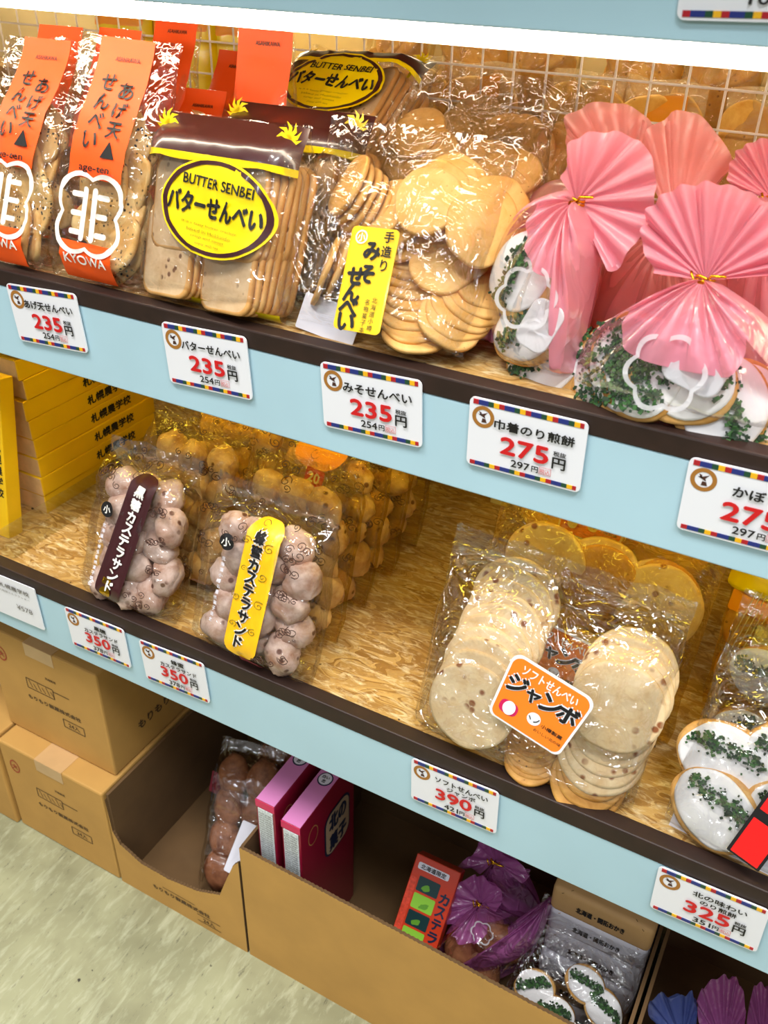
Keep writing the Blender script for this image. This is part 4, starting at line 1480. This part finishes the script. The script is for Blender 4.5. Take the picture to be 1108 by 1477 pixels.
def jumbo_bag(label, M, seed, front=True, h=0.205):
    b = Bag('soft_cracker_bag', label, 'snack bag', M, 0.212, h, 0.072, seed, 0.0026, CRISP if front else GOLDFILM, 'soft cracker bags', taper=0.68, seal=0.05, nx=96 if front else 40, nz=92 if front else 40, streaks=60 if front else 24)
    if not front:
        r = random.Random(seed)
        for k in range(18):
            b.piece('soft_cracker', CRK['jumbo%d' % (k % 3)] if k % 2 else CRK['brown%d' % (k % 3)], (-0.055, 0.0, 0.055)[k % 3] + r.uniform(-0.006, 0.006), -0.016 + 0.0055 * (k // 3), 0.045 + 0.09 * (k // 9) + r.uniform(-0.005, 0.005), r.uniform(-8, 4), r.uniform(-8, 8), r.uniform(0, 360))
        return b
    q = b.at
    seqs = [((680, 1018), (722, 890), 10, -6, -6, -0.024, 'jumbo'), ((890, 1020), (902, 985), 5, -6, 6, -0.016, 'jumbo'),
            ((848, 1128), (884, 1048), 8, -32, 16, -0.006, 'brown'), ((768, 1095), (766, 1062), 7, -54, -6, -0.004, 'brown')]
    n = 0
    for a, c, m, tilt, turn, y0, kind in seqs:
        for k in range(m):
            f = k / max(1, m - 1)
            x, z = q(a[0] + (c[0] - a[0]) * f, a[1] + (c[1] - a[1]) * f, y0)
            kd = kind
            if kind == 'brown' and a[0] > 800 and k > 2:
                kd = 'jumbo'
            o = b.piece('soft_cracker', CRK['%s%d' % (kd, n % 3)], x, y0 + (0.0048 if abs(tilt) < 30 else 0.003) * k, z, tilt, turn, n * 61)
            if abs(tilt) > 50:
                o.scale = (0.72, 0.8, 0.72)
            elif abs(tilt) > 30:
                o.scale = (0.92, 1, 0.92)
            n += 1
    jumbo_label(b, 776, 1020, -13)
    return b


jumbo_bag('big clear bag of round soft crackers, orange label facing out, at the shelf front', MJ, 81)
b = jumbo_bag('bag of soft crackers right behind the big front one, orange label half hidden', pose(-0.152, 0.098, SZ_B, 2, 15, -2), 82, False)
jumbo_label(b, 0, 0, -8, 0.95, -0.0405, b.at(802, 955, -0.0405))
b = jumbo_bag('bag of golden soft crackers with an orange label, farthest back on the lower shelf', pose(-0.165, 0.20, SZ_B, 2, 13, -2), 83, False, 0.23)
jumbo_label(b, 0, 0, -4, 0.9, -0.0405, b.at(858, 745, -0.0405))

# ---------------------------------------------------------------- iced nori cracker bag, yellow goods at the right
MN = pose(0.055, 0.004, SZ_B, -6, 20, 0)
b = Bag('nori_cracker_bag', 'clear bag of white-iced nori crackers with a red and black label, at the right edge', 'snack bag', MN, 0.165, 0.17, 0.062, 91, 0.0028, CRISP, None, 0.66, 0.04, 76, 80, streaks=44)
for k, (u, v, y, tilt, turn, spin) in enumerate(((1032, 1168, -0.010, -4, -4, 24), (1044, 1098, 0.0, -6, 2, 10), (1142, 1185, -0.002, -4, 8, 10), (1146, 1100, 0.006, -4, 8, 0))):
    x, z = b.at(u, v, y)
    nori_cracker(b.root, Matrix.Translation((x, y, z)) @ Matrix.Rotation(R_(turn), 4, 'Z') @ Matrix.Rotation(R_(tilt), 4, 'X') @ Matrix.Rotation(R_(spin), 4, 'Y'), 95 + k, 0.040, 0.033, 0.45)
x, z = b.at(1055, 1215, 0)
G().add(plate(rr(0.10, 0.03, 0.001, 1), -0.0003, 0.0003), Matrix.Translation((x, -0.002, z)) @ Matrix.Rotation(R_(3), 4, 'Y')).build('backing_card', PAPERW, b.root, smooth=False)
x, z = b.at(1112, 1185, -0.035)
lb = G().add(slab(rr(0.028, 0.085, 0.001, 2), 0.0008), Matrix.Translation((x, -0.0355, z)) @ Matrix.Rotation(R_(12), 4, 'Y')).build('paper_label', BLACK, b.root, smooth=False)
lb['label'] = 'red and black label'
g = G()
for dz in (0.022, -0.022):
    g.add(slab(rr(0.023, 0.036, 0.0006, 2), 0.0006), Matrix.Translation((x + 0.0046 * dz / 0.022, -0.0363, z + dz)) @ Matrix.Rotation(R_(12), 4, 'Y'))
g.build('red_panels', REDLABEL, lb, smooth=False)

b = Bag('nori_cracker_bag', 'crinkled nori cracker bag right behind the front one with the red label', 'snack bag', pose(0.055, 0.080, SZ_B, -6, 20, 0), 0.165, 0.175, 0.05, 92, 0.004, CRISP, None, 0.62, 0.04, 60, 60, streaks=40)
for k in range(6):
    nori_cracker(b.root, Matrix.Translation((-0.045 + 0.045 * (k % 3), 0.0, 0.045 + 0.06 * (k // 3))) @ Matrix.Rotation(R_(k * 20 - 50), 4, 'Y'), 105 + k, 0.030, 0.026, 0.3)

b = Bag('ribbed_snack_bag', 'yellow-topped ribbed packet behind the nori cracker bags', 'snack packet', pose(0.045, 0.178, SZ_B, 2, 16, 2), 0.15, 0.20, 0.04, 93, 0.002, GOLDFILM, None, 0.8, 0.03, 26, 30)
x, z = b.at(1092, 845, -0.022)
hd = b.stick('yellow_header', patch(rr(0.075, 0.030, 0.005), b.front, x + 0.012, z, -6, 0.002), YELLOW)
x, z = b.at(1092, 882, -0.022)
b.stick('orange_stripe', patch(rr(0.075, 0.022, 0.002), b.front, x + 0.012, z, -6, 0.0016), plain('amber_print', 'f09a18', 0.4))
x, z = b.at(1096, 945, -0.022)
b.stick('cream_panel', patch(rr(0.050, 0.055, 0.002), b.front, x + 0.014, z, -6, 0.0016), PALEYEL)
g = G()
for k in range(14):
    X = -0.07 + k * 0.0045
    g.add(tube([(X + 0.02 * j / 8, b.front(X + 0.02 * j / 8, 0.05 + 0.09 * j / 8) - 0.0012, 0.05 + 0.09 * j / 8) for j in range(9)], 0.0005, 4))
g.build('rib_lines', plain('pale_gold_ink', 'e8d27a', 0.3), b.root)
for k in range(8):
    b.piece('rice_cracker', CRK['golden%d' % (k % 3)], -0.04 + 0.04 * (k % 3), 0.004, 0.04 + 0.05 * (k // 3), -6, 10 * (k % 3) - 10, k * 50)

# ---------------------------------------------------------------- cartons on the floor
YF = -0.02


def carton_print(g, s=1.0, cx=0.0, cz=0.0):
    """the printed drawing of a box and the maker's line"""
    def bar(x0, z0, x1, z1, t=0.0007):
        dx, dz = x1 - x0, z1 - z0
        L = math.hypot(dx, dz)
        nx_, nz_ = -dz / L * t, dx / L * t
        g.add(([(cx + x0 - nx_, 0, cz + z0 - nz_), (cx + x1 - nx_, 0, cz + z1 - nz_), (cx + x1 + nx_, 0, cz + z1 + nz_), (cx + x0 + nx_, 0, cz + z0 + nz_)], [(0, 1, 2, 3)]))
    for a in (((-0.05, 0.030), (0.0, 0.030)), ((-0.05, 0.012), (0.0, 0.012)), ((-0.05, 0.030), (-0.05, 0.012)), ((0.0, 0.030), (0.0, 0.012)), ((0.0, 0.027), (0.03, 0.027)),
              ((0.008, -0.020), (0.046, -0.020)), ((0.008, -0.035), (0.046, -0.035)), ((0.008, -0.020), (0.008, -0.035)), ((0.046, -0.020), (0.046, -0.035))):
        bar(*a[0], *a[1])
    for k in range(6):
        bar(-0.045 + k * 0.008, 0.028 - 0.004 * (k % 2), -0.040 + k * 0.008, 0.015, 0.0006)
    letter(g, 'もりもり製菓株式会社', cx - 0.005, cz - 0.006, 0.0075, None, 0.098, 0, 0.035, 0)
    letter(g, '天地無用', cx + 0.0, cz + 0.047, 0.0045, None, 0.019, 0, 0.02, 0)
    letter(g, '24入', cx + 0.027, cz - 0.0275, 0.0085, None, 0.02, 0, 0.02, 0)


def carton(label, x0, x1, y, z0, h, d, seed, side=True):
    w = x1 - x0
    t = thing('cardboard_carton', label, 'cardboard box', pose((x0 + x1) / 2, y, z0))
    G().add(box(w, d, h, 0.003), Matrix.Translation((0, d / 2, h / 2))).build('carton_body', KRAFT, t, smooth=False)
    g = G()
    carton_print(g, 1, 0.012, h * 0.48)
    G().add((g.v, g.f), Matrix.Translation((0, -0.0006, 0))).build('front_print', KRAFTINK, t, smooth=False)
    g = G(); bx(g, -0.026, 0.026, -0.0007, 0.0, h - 0.022, h + 0.0004); bx(g, -0.026, 0.026, 0.0, d, h, h + 0.0006)
    g.build('tape_strip', TAPE, t, smooth=False)['label'] = 'strip of packing tape'
    g = G()
    fl = lambda X, Z: -0.0004
    g.add(patch(oval(0.0095, 0.013, 28), fl, -w / 2 + 0.025, h - 0.042, 0, 0.0002, 0.8, 1))
    letter(g, '大', -w / 2 + 0.025, h - 0.042, 0.010, fl, None, 0, 0.04, 0.0004)
    g.build('round_stamp', STAMP, t, smooth=False)
    if side:
        R = Matrix.Translation((w / 2 + 0.0006, d * 0.5, h * 0.5)) @ Matrix.Rotation(R_(90), 4, 'Z')
        g = letter(G(), 'もりもり製菓株式会社', 0.0, -0.045, 0.016, None, 0.17, 0, 0.035, 0)
        g.build('side_print', KRAFTINK, t, smooth=False, M=R)
        g = G().add(patch(oval(0.013, 0.018, 28), lambda X, Z: 0, -0.07, 0.055, 0, 0, 0.82, 1))
        letter(g, '大', -0.07, 0.055, 0.016, None, None, 0, 0.04, 0)
        g.build('side_stamp', STAMP, t, smooth=False, M=R)
    return t


carton('closed cardboard carton on top of another, under the left end of the lower shelf', -0.928, -0.723, 0.013, 0.186, 0.188, 0.28, 1)
carton('closed cardboard carton on the floor, carrying another carton', -0.919, -0.719, YF, 0.0, 0.185, 0.30, 2, False)
carton('closed cardboard carton on the floor, cut off by the left edge', -1.13, -0.924, YF - 0.004, 0.0, 0.185, 0.30, 3, False)

# crumpled packing paper on the top carton
vs, fs = [], []
for j in range(15):
    for i in range(19):
        x, y = i / 18 * 0.15 - 0.075, j / 14 * 0.06
        vs.append((x, y, 0.004 + 0.022 * abs(noise.noise((x * 26, y * 26, 3.3))) + 0.010 * (1 - min(1, abs(noise.noise((x * 40, y * 30, 8))) * 4))))
for j in range(14):
    for i in range(18):
        a = j * 19 + i
        fs.append((a, a + 1, a + 20, a + 19))
g = G().add((vs, fs))
o = g.build('crumpled_paper', plain('packing_paper', 'c9ae84', 0.7, 0.1, 40))
o.matrix_world = pose(-0.87, 0.03, 0.3745)
sm = o.modifiers.new('thickness', 'SOLIDIFY'); sm.thickness = 0.0006
tag(o, 'crumpled brown packing paper lying on the upper carton, under the left price card', 'paper')


def wall_panel(pts, y0, y1, name, parent, mat_out=KRAFT, mat_in=KRAFTSHADE):
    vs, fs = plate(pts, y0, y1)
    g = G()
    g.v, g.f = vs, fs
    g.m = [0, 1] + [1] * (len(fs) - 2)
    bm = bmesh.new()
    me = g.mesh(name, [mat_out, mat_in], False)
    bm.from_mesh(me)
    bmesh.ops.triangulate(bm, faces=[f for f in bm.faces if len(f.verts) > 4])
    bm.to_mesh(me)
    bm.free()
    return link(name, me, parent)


def jag(a, b, n, amp, rnd):
    """a torn edge from a to b: saw teeth"""
    out = []
    for k in range(n):
        f = k / n
        out.append((a[0] + (b[0] - a[0]) * f, a[1] + (b[1] - a[1]) * f + (amp if k % 2 else -amp) * rnd.uniform(0.3, 1)))
    return out


def open_carton(label, x0, x1, d, front_top, side_h, seed, y=YF):
    """an open box whose front wall ends in the cut line front_top (x, z from left to right)"""
    t = thing('open_carton', label, 'cardboard box', pose(0, y, 0))
    rnd = random.Random(seed)
    line = []
    for a, b in zip(front_top[:-1], front_top[1:]):
        n = max(2, int(math.hypot(b[0] - a[0], b[1] - a[1]) / 0.0028))
        line += jag(a, b, n, 0.0011 if n > 3 else 0, rnd)
    line.append(front_top[-1])
    pts = [(x0, 0.0), (x1, 0.0)] + line[::-1]
    wall_panel(pts, 0.0, 0.004, 'front_wall', t)
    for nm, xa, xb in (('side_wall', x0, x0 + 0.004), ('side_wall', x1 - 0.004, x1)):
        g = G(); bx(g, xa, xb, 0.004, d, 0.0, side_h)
        g.build(nm, KRAFTSHADE, t, smooth=False)
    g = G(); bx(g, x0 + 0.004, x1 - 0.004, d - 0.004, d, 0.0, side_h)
    g.build('back_wall', KRAFTSHADE, t, smooth=False)
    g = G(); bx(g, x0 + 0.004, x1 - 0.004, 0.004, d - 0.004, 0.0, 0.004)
    g.build('carton_bottom', KRAFTSHADE, t, smooth=False)
    return t


cut = [(148, 1152), (146, 1167), (155, 1195), (173, 1218), (204, 1246), (243, 1268), (284, 1285), (317, 1291), (325, 1272), (336, 1249), (343, 1244)]
ft = []
for u, v in cut:
    p = on_y(u, v, YF)
    ft.append((min(max(p.x, -0.7135), -0.490), p.z))
ft = [(-0.7145, ft[0][1])] + ft[1:-1] + [(-0.4895, ft[-1][1])]
for i in range(1, len(ft)):
    if ft[i][0] <= ft[i - 1][0]:
        ft[i] = (ft[i - 1][0] + 0.0012, ft[i][1])
oc = open_carton('open cardboard carton with its front cut away in a deep curve', -0.7145, -0.4895, 0.31, ft, 0.185, 5)
g = G()
letter(g, 'もりもり製菓株式会社', -0.600, 0.036, 0.008, None, 0.10, 0, 0.035, 0)
letter(g, '24入', -0.553, 0.020, 0.009, None, 0.02, 0, 0.02, 0)
for a in ((-0.573, 0.028, -0.533, 0.0268), (-0.573, 0.014, -0.533, 0.0128), (-0.632, 0.0455, -0.575, 0.0445)):
    g.add(([(a[0], 0, a[1]), (a[2], 0, a[1]), (a[2], 0, a[3]), (a[0], 0, a[3])], [(0, 1, 2, 3)]))
G().add((g.v, g.f), Matrix.Translation((0, -0.0007, 0))).build('front_print', KRAFTINK, oc, smooth=False)

lc = open_carton('long open cardboard carton holding pink boxes, pouches and paper-wrapped blocks', -0.4855, -0.001, 0.30,
                 [(-0.4855, 0.228), (-0.34, 0.2265), (-0.22, 0.2245), (-0.15, 0.221), (-0.001, 0.219)], 0.228, 6)
open_carton('open cardboard carton of purple and blue pouches at the lower right corner', 0.003, 0.40, 0.30, [(0.003, 0.16), (0.40, 0.16)], 0.228, 8)

# ------------------------------------------------ in the cut-away carton
FB = 0.0045
Mk = pose(-0.555, 0.030, FB, 8, 38, 6)
b = Bag('cake_packet', 'clear packet of brown cakes with a white label, in the cut-away carton', 'snack packet', Mk, 0.10, 0.22, 0.05, 121, 0.003, CLEAR, None, 0.75, 0.04, 28, 36)
CAKE = [G().add(lump(0.024, 0.016, 0.030, k + 30, 0.12)).mesh('brown_cake', BROWNCAKE) for k in range(3)]
for k in range(8):
    b.piece('brown_cake', CAKE[k % 3], -0.022 + 0.044 * (k % 2), 0.0, 0.035 + 0.045 * (k // 2), 0, 0, (k * 17) % 30 - 15)
x, z = b.at(352, 1225, -0.026)
lb = b.stick('paper_label', patch(rr(0.032, 0.075, 0.002, 2), b.front, x, z, -14, 0.002), PAPERW)
b = Bag('cake_packet', 'packet with a small blue and white label, at the back of the cut-away carton', 'snack packet', pose(-0.560, 0.172, FB + 0.06, 3, 24, 2), 0.11, 0.13, 0.04, 122, 0.003, CLEAR, None, 0.75, 0.04, 24, 28)
for k in range(6):
    b.piece('brown_cake', CAKE[k % 3], -0.024 + 0.048 * (k % 2), 0.0, 0.030 + 0.036 * (k // 2), 0, 0, k * 21)
x, z = b.at(331, 1128, -0.02)
b.stick('white_label', patch(rr(0.025, 0.030, 0.001, 2), b.front, x, z, -3, 0.002), PAPERW)
b.stick('green_panel', patch(rr(0.016, 0.020, 0.001, 2), b.front, x, z, -3, 0.003), plain('teal_print', '4f7d80', 0.5))
x, z = b.at(328, 1160, -0.02)
b.stick('blue_label', patch(rr(0.026, 0.028, 0.001, 2), b.front, x, z, -3, 0.002), SKY)
x, z = b.at(303, 1135, -0.02)
b.stick('red_label', patch(rr(0.020, 0.035, 0.001, 2), b.front, x, z, -3, 0.002), plain('rose_print', 'a03a48', 0.5))
b = Bag('cake_packet', 'dark packet of brown cakes lying high at the back of the cut-away carton', 'snack packet', pose(-0.54, 0.242, 0.194, 6, 16, -8), 0.12, 0.12, 0.05, 123, 0.004, CLEAR, None, 0.7, 0.04, 24, 28)
for k in range(6):
    b.piece('brown_cake', CAKE[k % 3], -0.034 + 0.034 * (k % 3), 0.0, 0.028 + 0.040 * (k // 3), 0, 0, k * 21 + 50)
# the packet above rests on a further one below it
b = Bag('cake_packet', 'cake packet standing at the very back of the cut-away carton, under the dark one', 'snack packet', pose(-0.575, 0.262, FB, 0, 1, 0), 0.12, 0.185, 0.036, 124, 0.003, CLEAR, None, 0.75, 0.04, 20, 24)
for k in range(8):
    b.piece('brown_cake', CAKE[k % 3], -0.028 + 0.056 * (k % 2), 0.0, 0.030 + 0.036 * (k // 2), 0, 0, k * 31)


# ------------------------------------------------ in the long carton
def pink_box(label, xl, y, top, w=0.027, d=0.125):
    t = thing('pink_box', label, 'box', pose(xl + w / 2, y, FB), 'pink boxes in the long carton')
    h = top - FB
    G().add(box(w, d, h, 0.0012), Matrix.Translation((0, d / 2, h / 2))).build('box_body', CRIMSON, t, smooth=False)
    g = G(); bx(g, -w / 2 + 0.0005, w / 2 - 0.0005, 0.001, d - 0.001, h, h + 0.0006)
    tp = g.build('box_top', LILAC, t, smooth=False); tp['label'] = 'lilac top face'
    g = G(); bx(g, -w / 2, w / 2, -0.0008, 0.0, h - 0.011, h + 0.0004)
    g.build('magenta_edge', MAGENTA, t, smooth=False)
    g = G(); bx(g, -w / 2 + 0.003, w / 2 - 0.003, -0.0008, 0.0, 0.01, h - 0.013)
    st = g.build('ingredients_strip', PAPERSTRIP, t, smooth=False); st['label'] = 'white strip of fine print on the narrow end'
    g = G(); bx(g, -w / 2 + 0.003, w / 2 - 0.003, -0.0012, -0.0009, 0.10, 0.2)
    g = G()
    for k in range(30):
        letter(g, '原材料名小麦粉砂糖卵', 0, h - 0.020 - k * 0.0042, 0.0028, None, w - 0.009, 0, 0, 0.0012)
    g.build('fine_print', GREYINK, st, smooth=False)
    T = Matrix.Translation((0.0, d * 0.62, h + 0.0008)) @ Matrix.Rotation(R_(-90), 4, 'X')
    fl = lambda X, Z: 0
    g = G().add(patch(oval(0.0098, 0.0110, 26), fl, 0, 0, 0, 0.0, 0, 1), T)
    ro = g.build('oval_badge', NAVY, tp)
    g = G().add(patch(oval(0.0082, 0.0092, 26), fl, 0, 0, 0, 0.0004, 0, 1), T)
    g.build('badge_face', PAPERW, ro)
    q = letter(G(), '白い', 0, 0.0025, 0.005, None, None, 0, 0.03, 0.0008); letter(q, '恋', 0, -0.004, 0.005, None, None, 0, 0.03, 0.0008)
    G().add((q.v, q.f), T).build('badge_lettering', BLACK, ro, smooth=False)
    # picture on the broad right side
    Rm = Matrix.Translation((w / 2 + 0.0006, 0, 0)) @ Matrix.Rotation(R_(90), 4, 'Z')
    g = G().add(patch(rr(0.062, 0.082, 0.018, 5), fl, 0.082, h - 0.082, 0, 0, 0, 1))
    pc = g.build('picture_panel', NAVY, t, M=Rm); pc['label'] = 'navy panel with beige writing'
    g = G().add(patch(rr(0.056, 0.076, 0.016, 5), fl, 0.082, h - 0.082, 0, 0.0004, 0, 1))
    g.build('panel_ground', BEIGE, pc)
    g = letter(G(), '北の', 0.082, h - 0.062, 0.028, None, 0.04, 0, 0.05, 0.0008); letter(g, '菓子', 0.082, h - 0.100, 0.028, None, 0.04, 0, 0.05, 0.0008)
    g.build('panel_lettering', NAVY, pc, smooth=False)
    g = G().add(patch(oval(0.011, 0.016, 28), fl, 0.026, h - 0.040, 0, 0, 0.88, 1))
    g.build('gold_ring', plain('dull_gold', 'b07a4a', 0.4), t, M=Rm)
    return t


pink_box('tall pink and crimson box at the left end of the long carton', -0.470, 0.0005, 0.306)
pink_box('tall pink and crimson box, second from the left end of the long carton', -0.434, 0.0005, 0.290)

# vermilion box with green panels
Mr = pose(-0.268, 0.010, 0.095, 2, 40, -1)
t = thing('vermilion_box', 'slim vermilion box with five green pictures, leaning in the long carton', 'box', Mr)
G().add(box(0.060, 0.022, 0.170, 0.0012), Matrix.Translation((0, 0.011, 0.055))).build('box_body', BOXRED, t, smooth=False)
fl = lambda X, Z: 0
for k in range(5):
    z = 0.1075 - k * 0.0213
    pc = G().add(patch(rr(0.029, 0.0185, 0.0015, 2), fl, -0.0035, z, 0, 0.0006, 0, 1)).build('picture', LIME if k % 2 else DKGREEN, t)
    pc['label'] = 'lime green picture' if k % 2 else 'dark green picture'
    G().add(patch(oval(0.006, 0.0035, 14, 0.5, k), fl, -0.005 + (0.004 if k % 2 else 0), z - 0.003, 20, 0.0010, 0, 1)).build('leaf_shape', plain('leaf_green', '5f9a2a', 0.5), pc)
g = G()
for k, ch in enumerate('カステラ銘菓北海道'):
    letter(g, ch, 0.0205, 0.102 - k * 0.0162, 0.0125, None, 0.012, 0, 0.05, 0.0008)
g.build('side_lettering', NAVY, t, smooth=False)
g = G().add(patch(rr(0.042, 0.0085, 0.002, 2), fl, -0.003, 0.128, 0, 0.0006, 0, 1))
c = g.build('title_strip', PAPERW, t)
g = letter(G(), '北海道限定', -0.003, 0.128, 0.006, None, 0.034, 0, 0.03, 0.001)
g.build('title_lettering', BLACK, c, smooth=False)
g = G().add(patch(rr(0.009, 0.135, 0.003, 3), fl, -0.0245, 0.045, 0, 0.0006, 0, 1))
g.build('scarlet_strip', plain('scarlet_print', 'd84a34', 0.35, 0.2, 300), t)

# wrapped blocks
GW = 'paper-wrapped blocks in the long carton'
for k in range(6):
    brown = k in (5, 1)
    z = FB + k * 0.0436
    t = thing('wrapped_block', ('brown paper-wrapped block lowest in the stack', 'brown paper-wrapped block second from the bottom of the stack', 'white paper-wrapped block third from the bottom of the stack',
                                'white paper-wrapped block in the middle of the stack', 'white paper-wrapped block right under the brown top block', 'brown paper-wrapped block on top of the stack by the carton wall')[k], 'wrapped block', pose(-0.066, 0.098 + 0.003 * math.sin(k * 2.2), z, (-1, 1, 0, -1, 1, 0)[k], 0, 0), GW)
    pts = [(-0.060, 0.0), (0.060, 0.0)]
    g = G().add(box(0.118, 0.11, 0.0425, 0.007, 3), Matrix.Translation((0, 0.055, 0.0215)))
    g.build('paper_wrap', PAPERB if brown else PAPERW, t, smooth=True, sharp=50)
    g = letter(G(), '北海道・開拓おかき', 0.0, 0.021, 0.0095, None, 0.056, 0, 0.04, 0.0006)
    g.build('front_lettering', BLACK, t, smooth=False)
    g = G()
    for sx in (-1, 1):
        g.add(tube([(sx * 0.0588, 0.02, 0.033), (sx * 0.047, -0.0002, 0.0375), (sx * 0.036, 0.006, 0.0431)], 0.0004, 4))
    g.build('fold_creases', PAPERB if not brown else KRAFTINK, t)

# nori cracker packet in front of the blocks
Mn = pose(-0.078, 0.020, 0.118, 0, 44, -3)
b = Bag('nori_cracker_packet', 'clear packet of iced nori crackers lying in the long carton by the wrapped blocks', 'snack packet', Mn, 0.13, 0.13, 0.04, 131, 0.003, CRISP, None, 0.66, 0.04, 30, 34)
for k, (u, v) in enumerate(((772, 1425), (800, 1462), (845, 1420), (870, 1455))):
    x, z = b.at(u, v, -0.004)
    nori_cracker(b.root, Matrix.Translation((x, -0.004, z)) @ Matrix.Rotation(R_(-20 + 15 * k), 4, 'Y'), 135 + k, 0.024, 0.020, 0.35)
b = Bag('nori_cracker_packet', 'clear packet of iced nori crackers underneath, deep in the long carton', 'snack packet', pose(-0.078, 0.032, FB, 0, 4, 0), 0.13, 0.115, 0.05, 132, 0.003, CRISP, None, 0.7, 0.04, 20, 24)
for k in range(4):
    nori_cracker(b.root, Matrix.Translation((-0.03 + 0.06 * (k % 2), 0.0, 0.03 + 0.045 * (k // 2))), 145 + k, 0.024, 0.020, 0.35)

# tied purple pouches
GPP = 'purple pouches in the long carton'
MP = pose(-0.20, 0.045, 0.07, 0, 30, 0)
t, N = pouch('purple tied pouch with a white printed ring, front one in the long carton', MP, (695, 1302),
             [(690, 1302), (655, 1330), (638, 1356), (620, 1378), (640, 1408), (690, 1420), (745, 1400), (775, 1360), (760, 1330), (720, 1310), (704, 1300)],
             [(672, 1330), (642, 1322), (648, 1292), (664, 1270), (690, 1256), (706, 1262), (730, 1286), (722, 1306)], PURPLE, 141, 0.045, 7, 8, window=(0.15, 0.85, 0.3, 0.98), group=GPP)
for k, (u, v) in enumerate(((668, 1368), (700, 1348), (725, 1362), (690, 1395))):
    x, z = local(MP, u, v, -0.01)
    link('brown_cake', CAKE[k % 3], t, Matrix.Translation((x, -0.008, z)) @ Matrix.Rotation(R_(40 * k), 4, 'Y'))
x, z = local(MP, 696, 1345, -0.046)
print_ring(t, x, z, -0.048, 0.012, 0.012)
pouch('purple tied pouch upright at the back of the long carton, behind the ringed pouch', pose(-0.20, 0.12, 0.07, 0, 18, 0), (716, 1240),
      [(712, 1242), (690, 1270), (668, 1310), (690, 1345), (740, 1350), (778, 1320), (768, 1290), (728, 1244)],
      [(700, 1250), (668, 1242), (690, 1222), (698, 1205), (716, 1196), (735, 1222), (768, 1250), (760, 1262), (730, 1256)], PURPLE, 142, 0.04, 7, 8, group=GPP)
pouch('purple pouch lying low at the right of the ringed pouch', pose(-0.16, 0.030, 0.08, 0, 26, 0), (792, 1298),
      [(788, 1300), (765, 1320), (752, 1340), (700, 1372), (660, 1395), (700, 1400), (752, 1378), (780, 1350), (796, 1304)], None, PURPLE, 143, 0.018, 6, 8, group=GPP, tie=False)

# pouches in the right-hand carton
GRC = 'pouches in the right-hand open carton'
pouch('blue pouch fan in the lower right carton, next to the carton wall', pose(0.03, 0.05, 0.04, 0, 20, 0), (985, 1500),
      [(978, 1500), (955, 1530), (950, 1580), (1000, 1600), (1030, 1560), (995, 1505)], [(962, 1490), (940, 1440), (952, 1424), (985, 1428), (1002, 1420), (1008, 1460), (1000, 1490)], BLUEFILM, 151, 0.03, 6, 7, group=GRC)
pouch('purple pouch with a tall fan in the lower right carton', pose(0.06, 0.05, 0.04, 0, 20, 0), (1045, 1510),
      [(1038, 1512), (1015, 1550), (1010, 1600), (1060, 1620), (1100, 1580), (1055, 1515)], [(1022, 1500), (1008, 1440), (1020, 1410), (1046, 1398), (1070, 1408), (1078, 1450), (1068, 1500)], PURPLE, 152, 0.03, 6, 9, group=GRC)
pouch('magenta pouch at the very lower right corner', pose(0.09, 0.06, 0.04, 0, 20, 0), (1100, 1500),
      [(1092, 1500), (1080, 1550), (1090, 1600), (1130, 1600), (1140, 1550), (1108, 1505)], [(1078, 1490), (1082, 1440), (1094, 1405), (1112, 1420), (1130, 1480)], PURPLE, 153, 0.03, 6, 6, group=GRC)
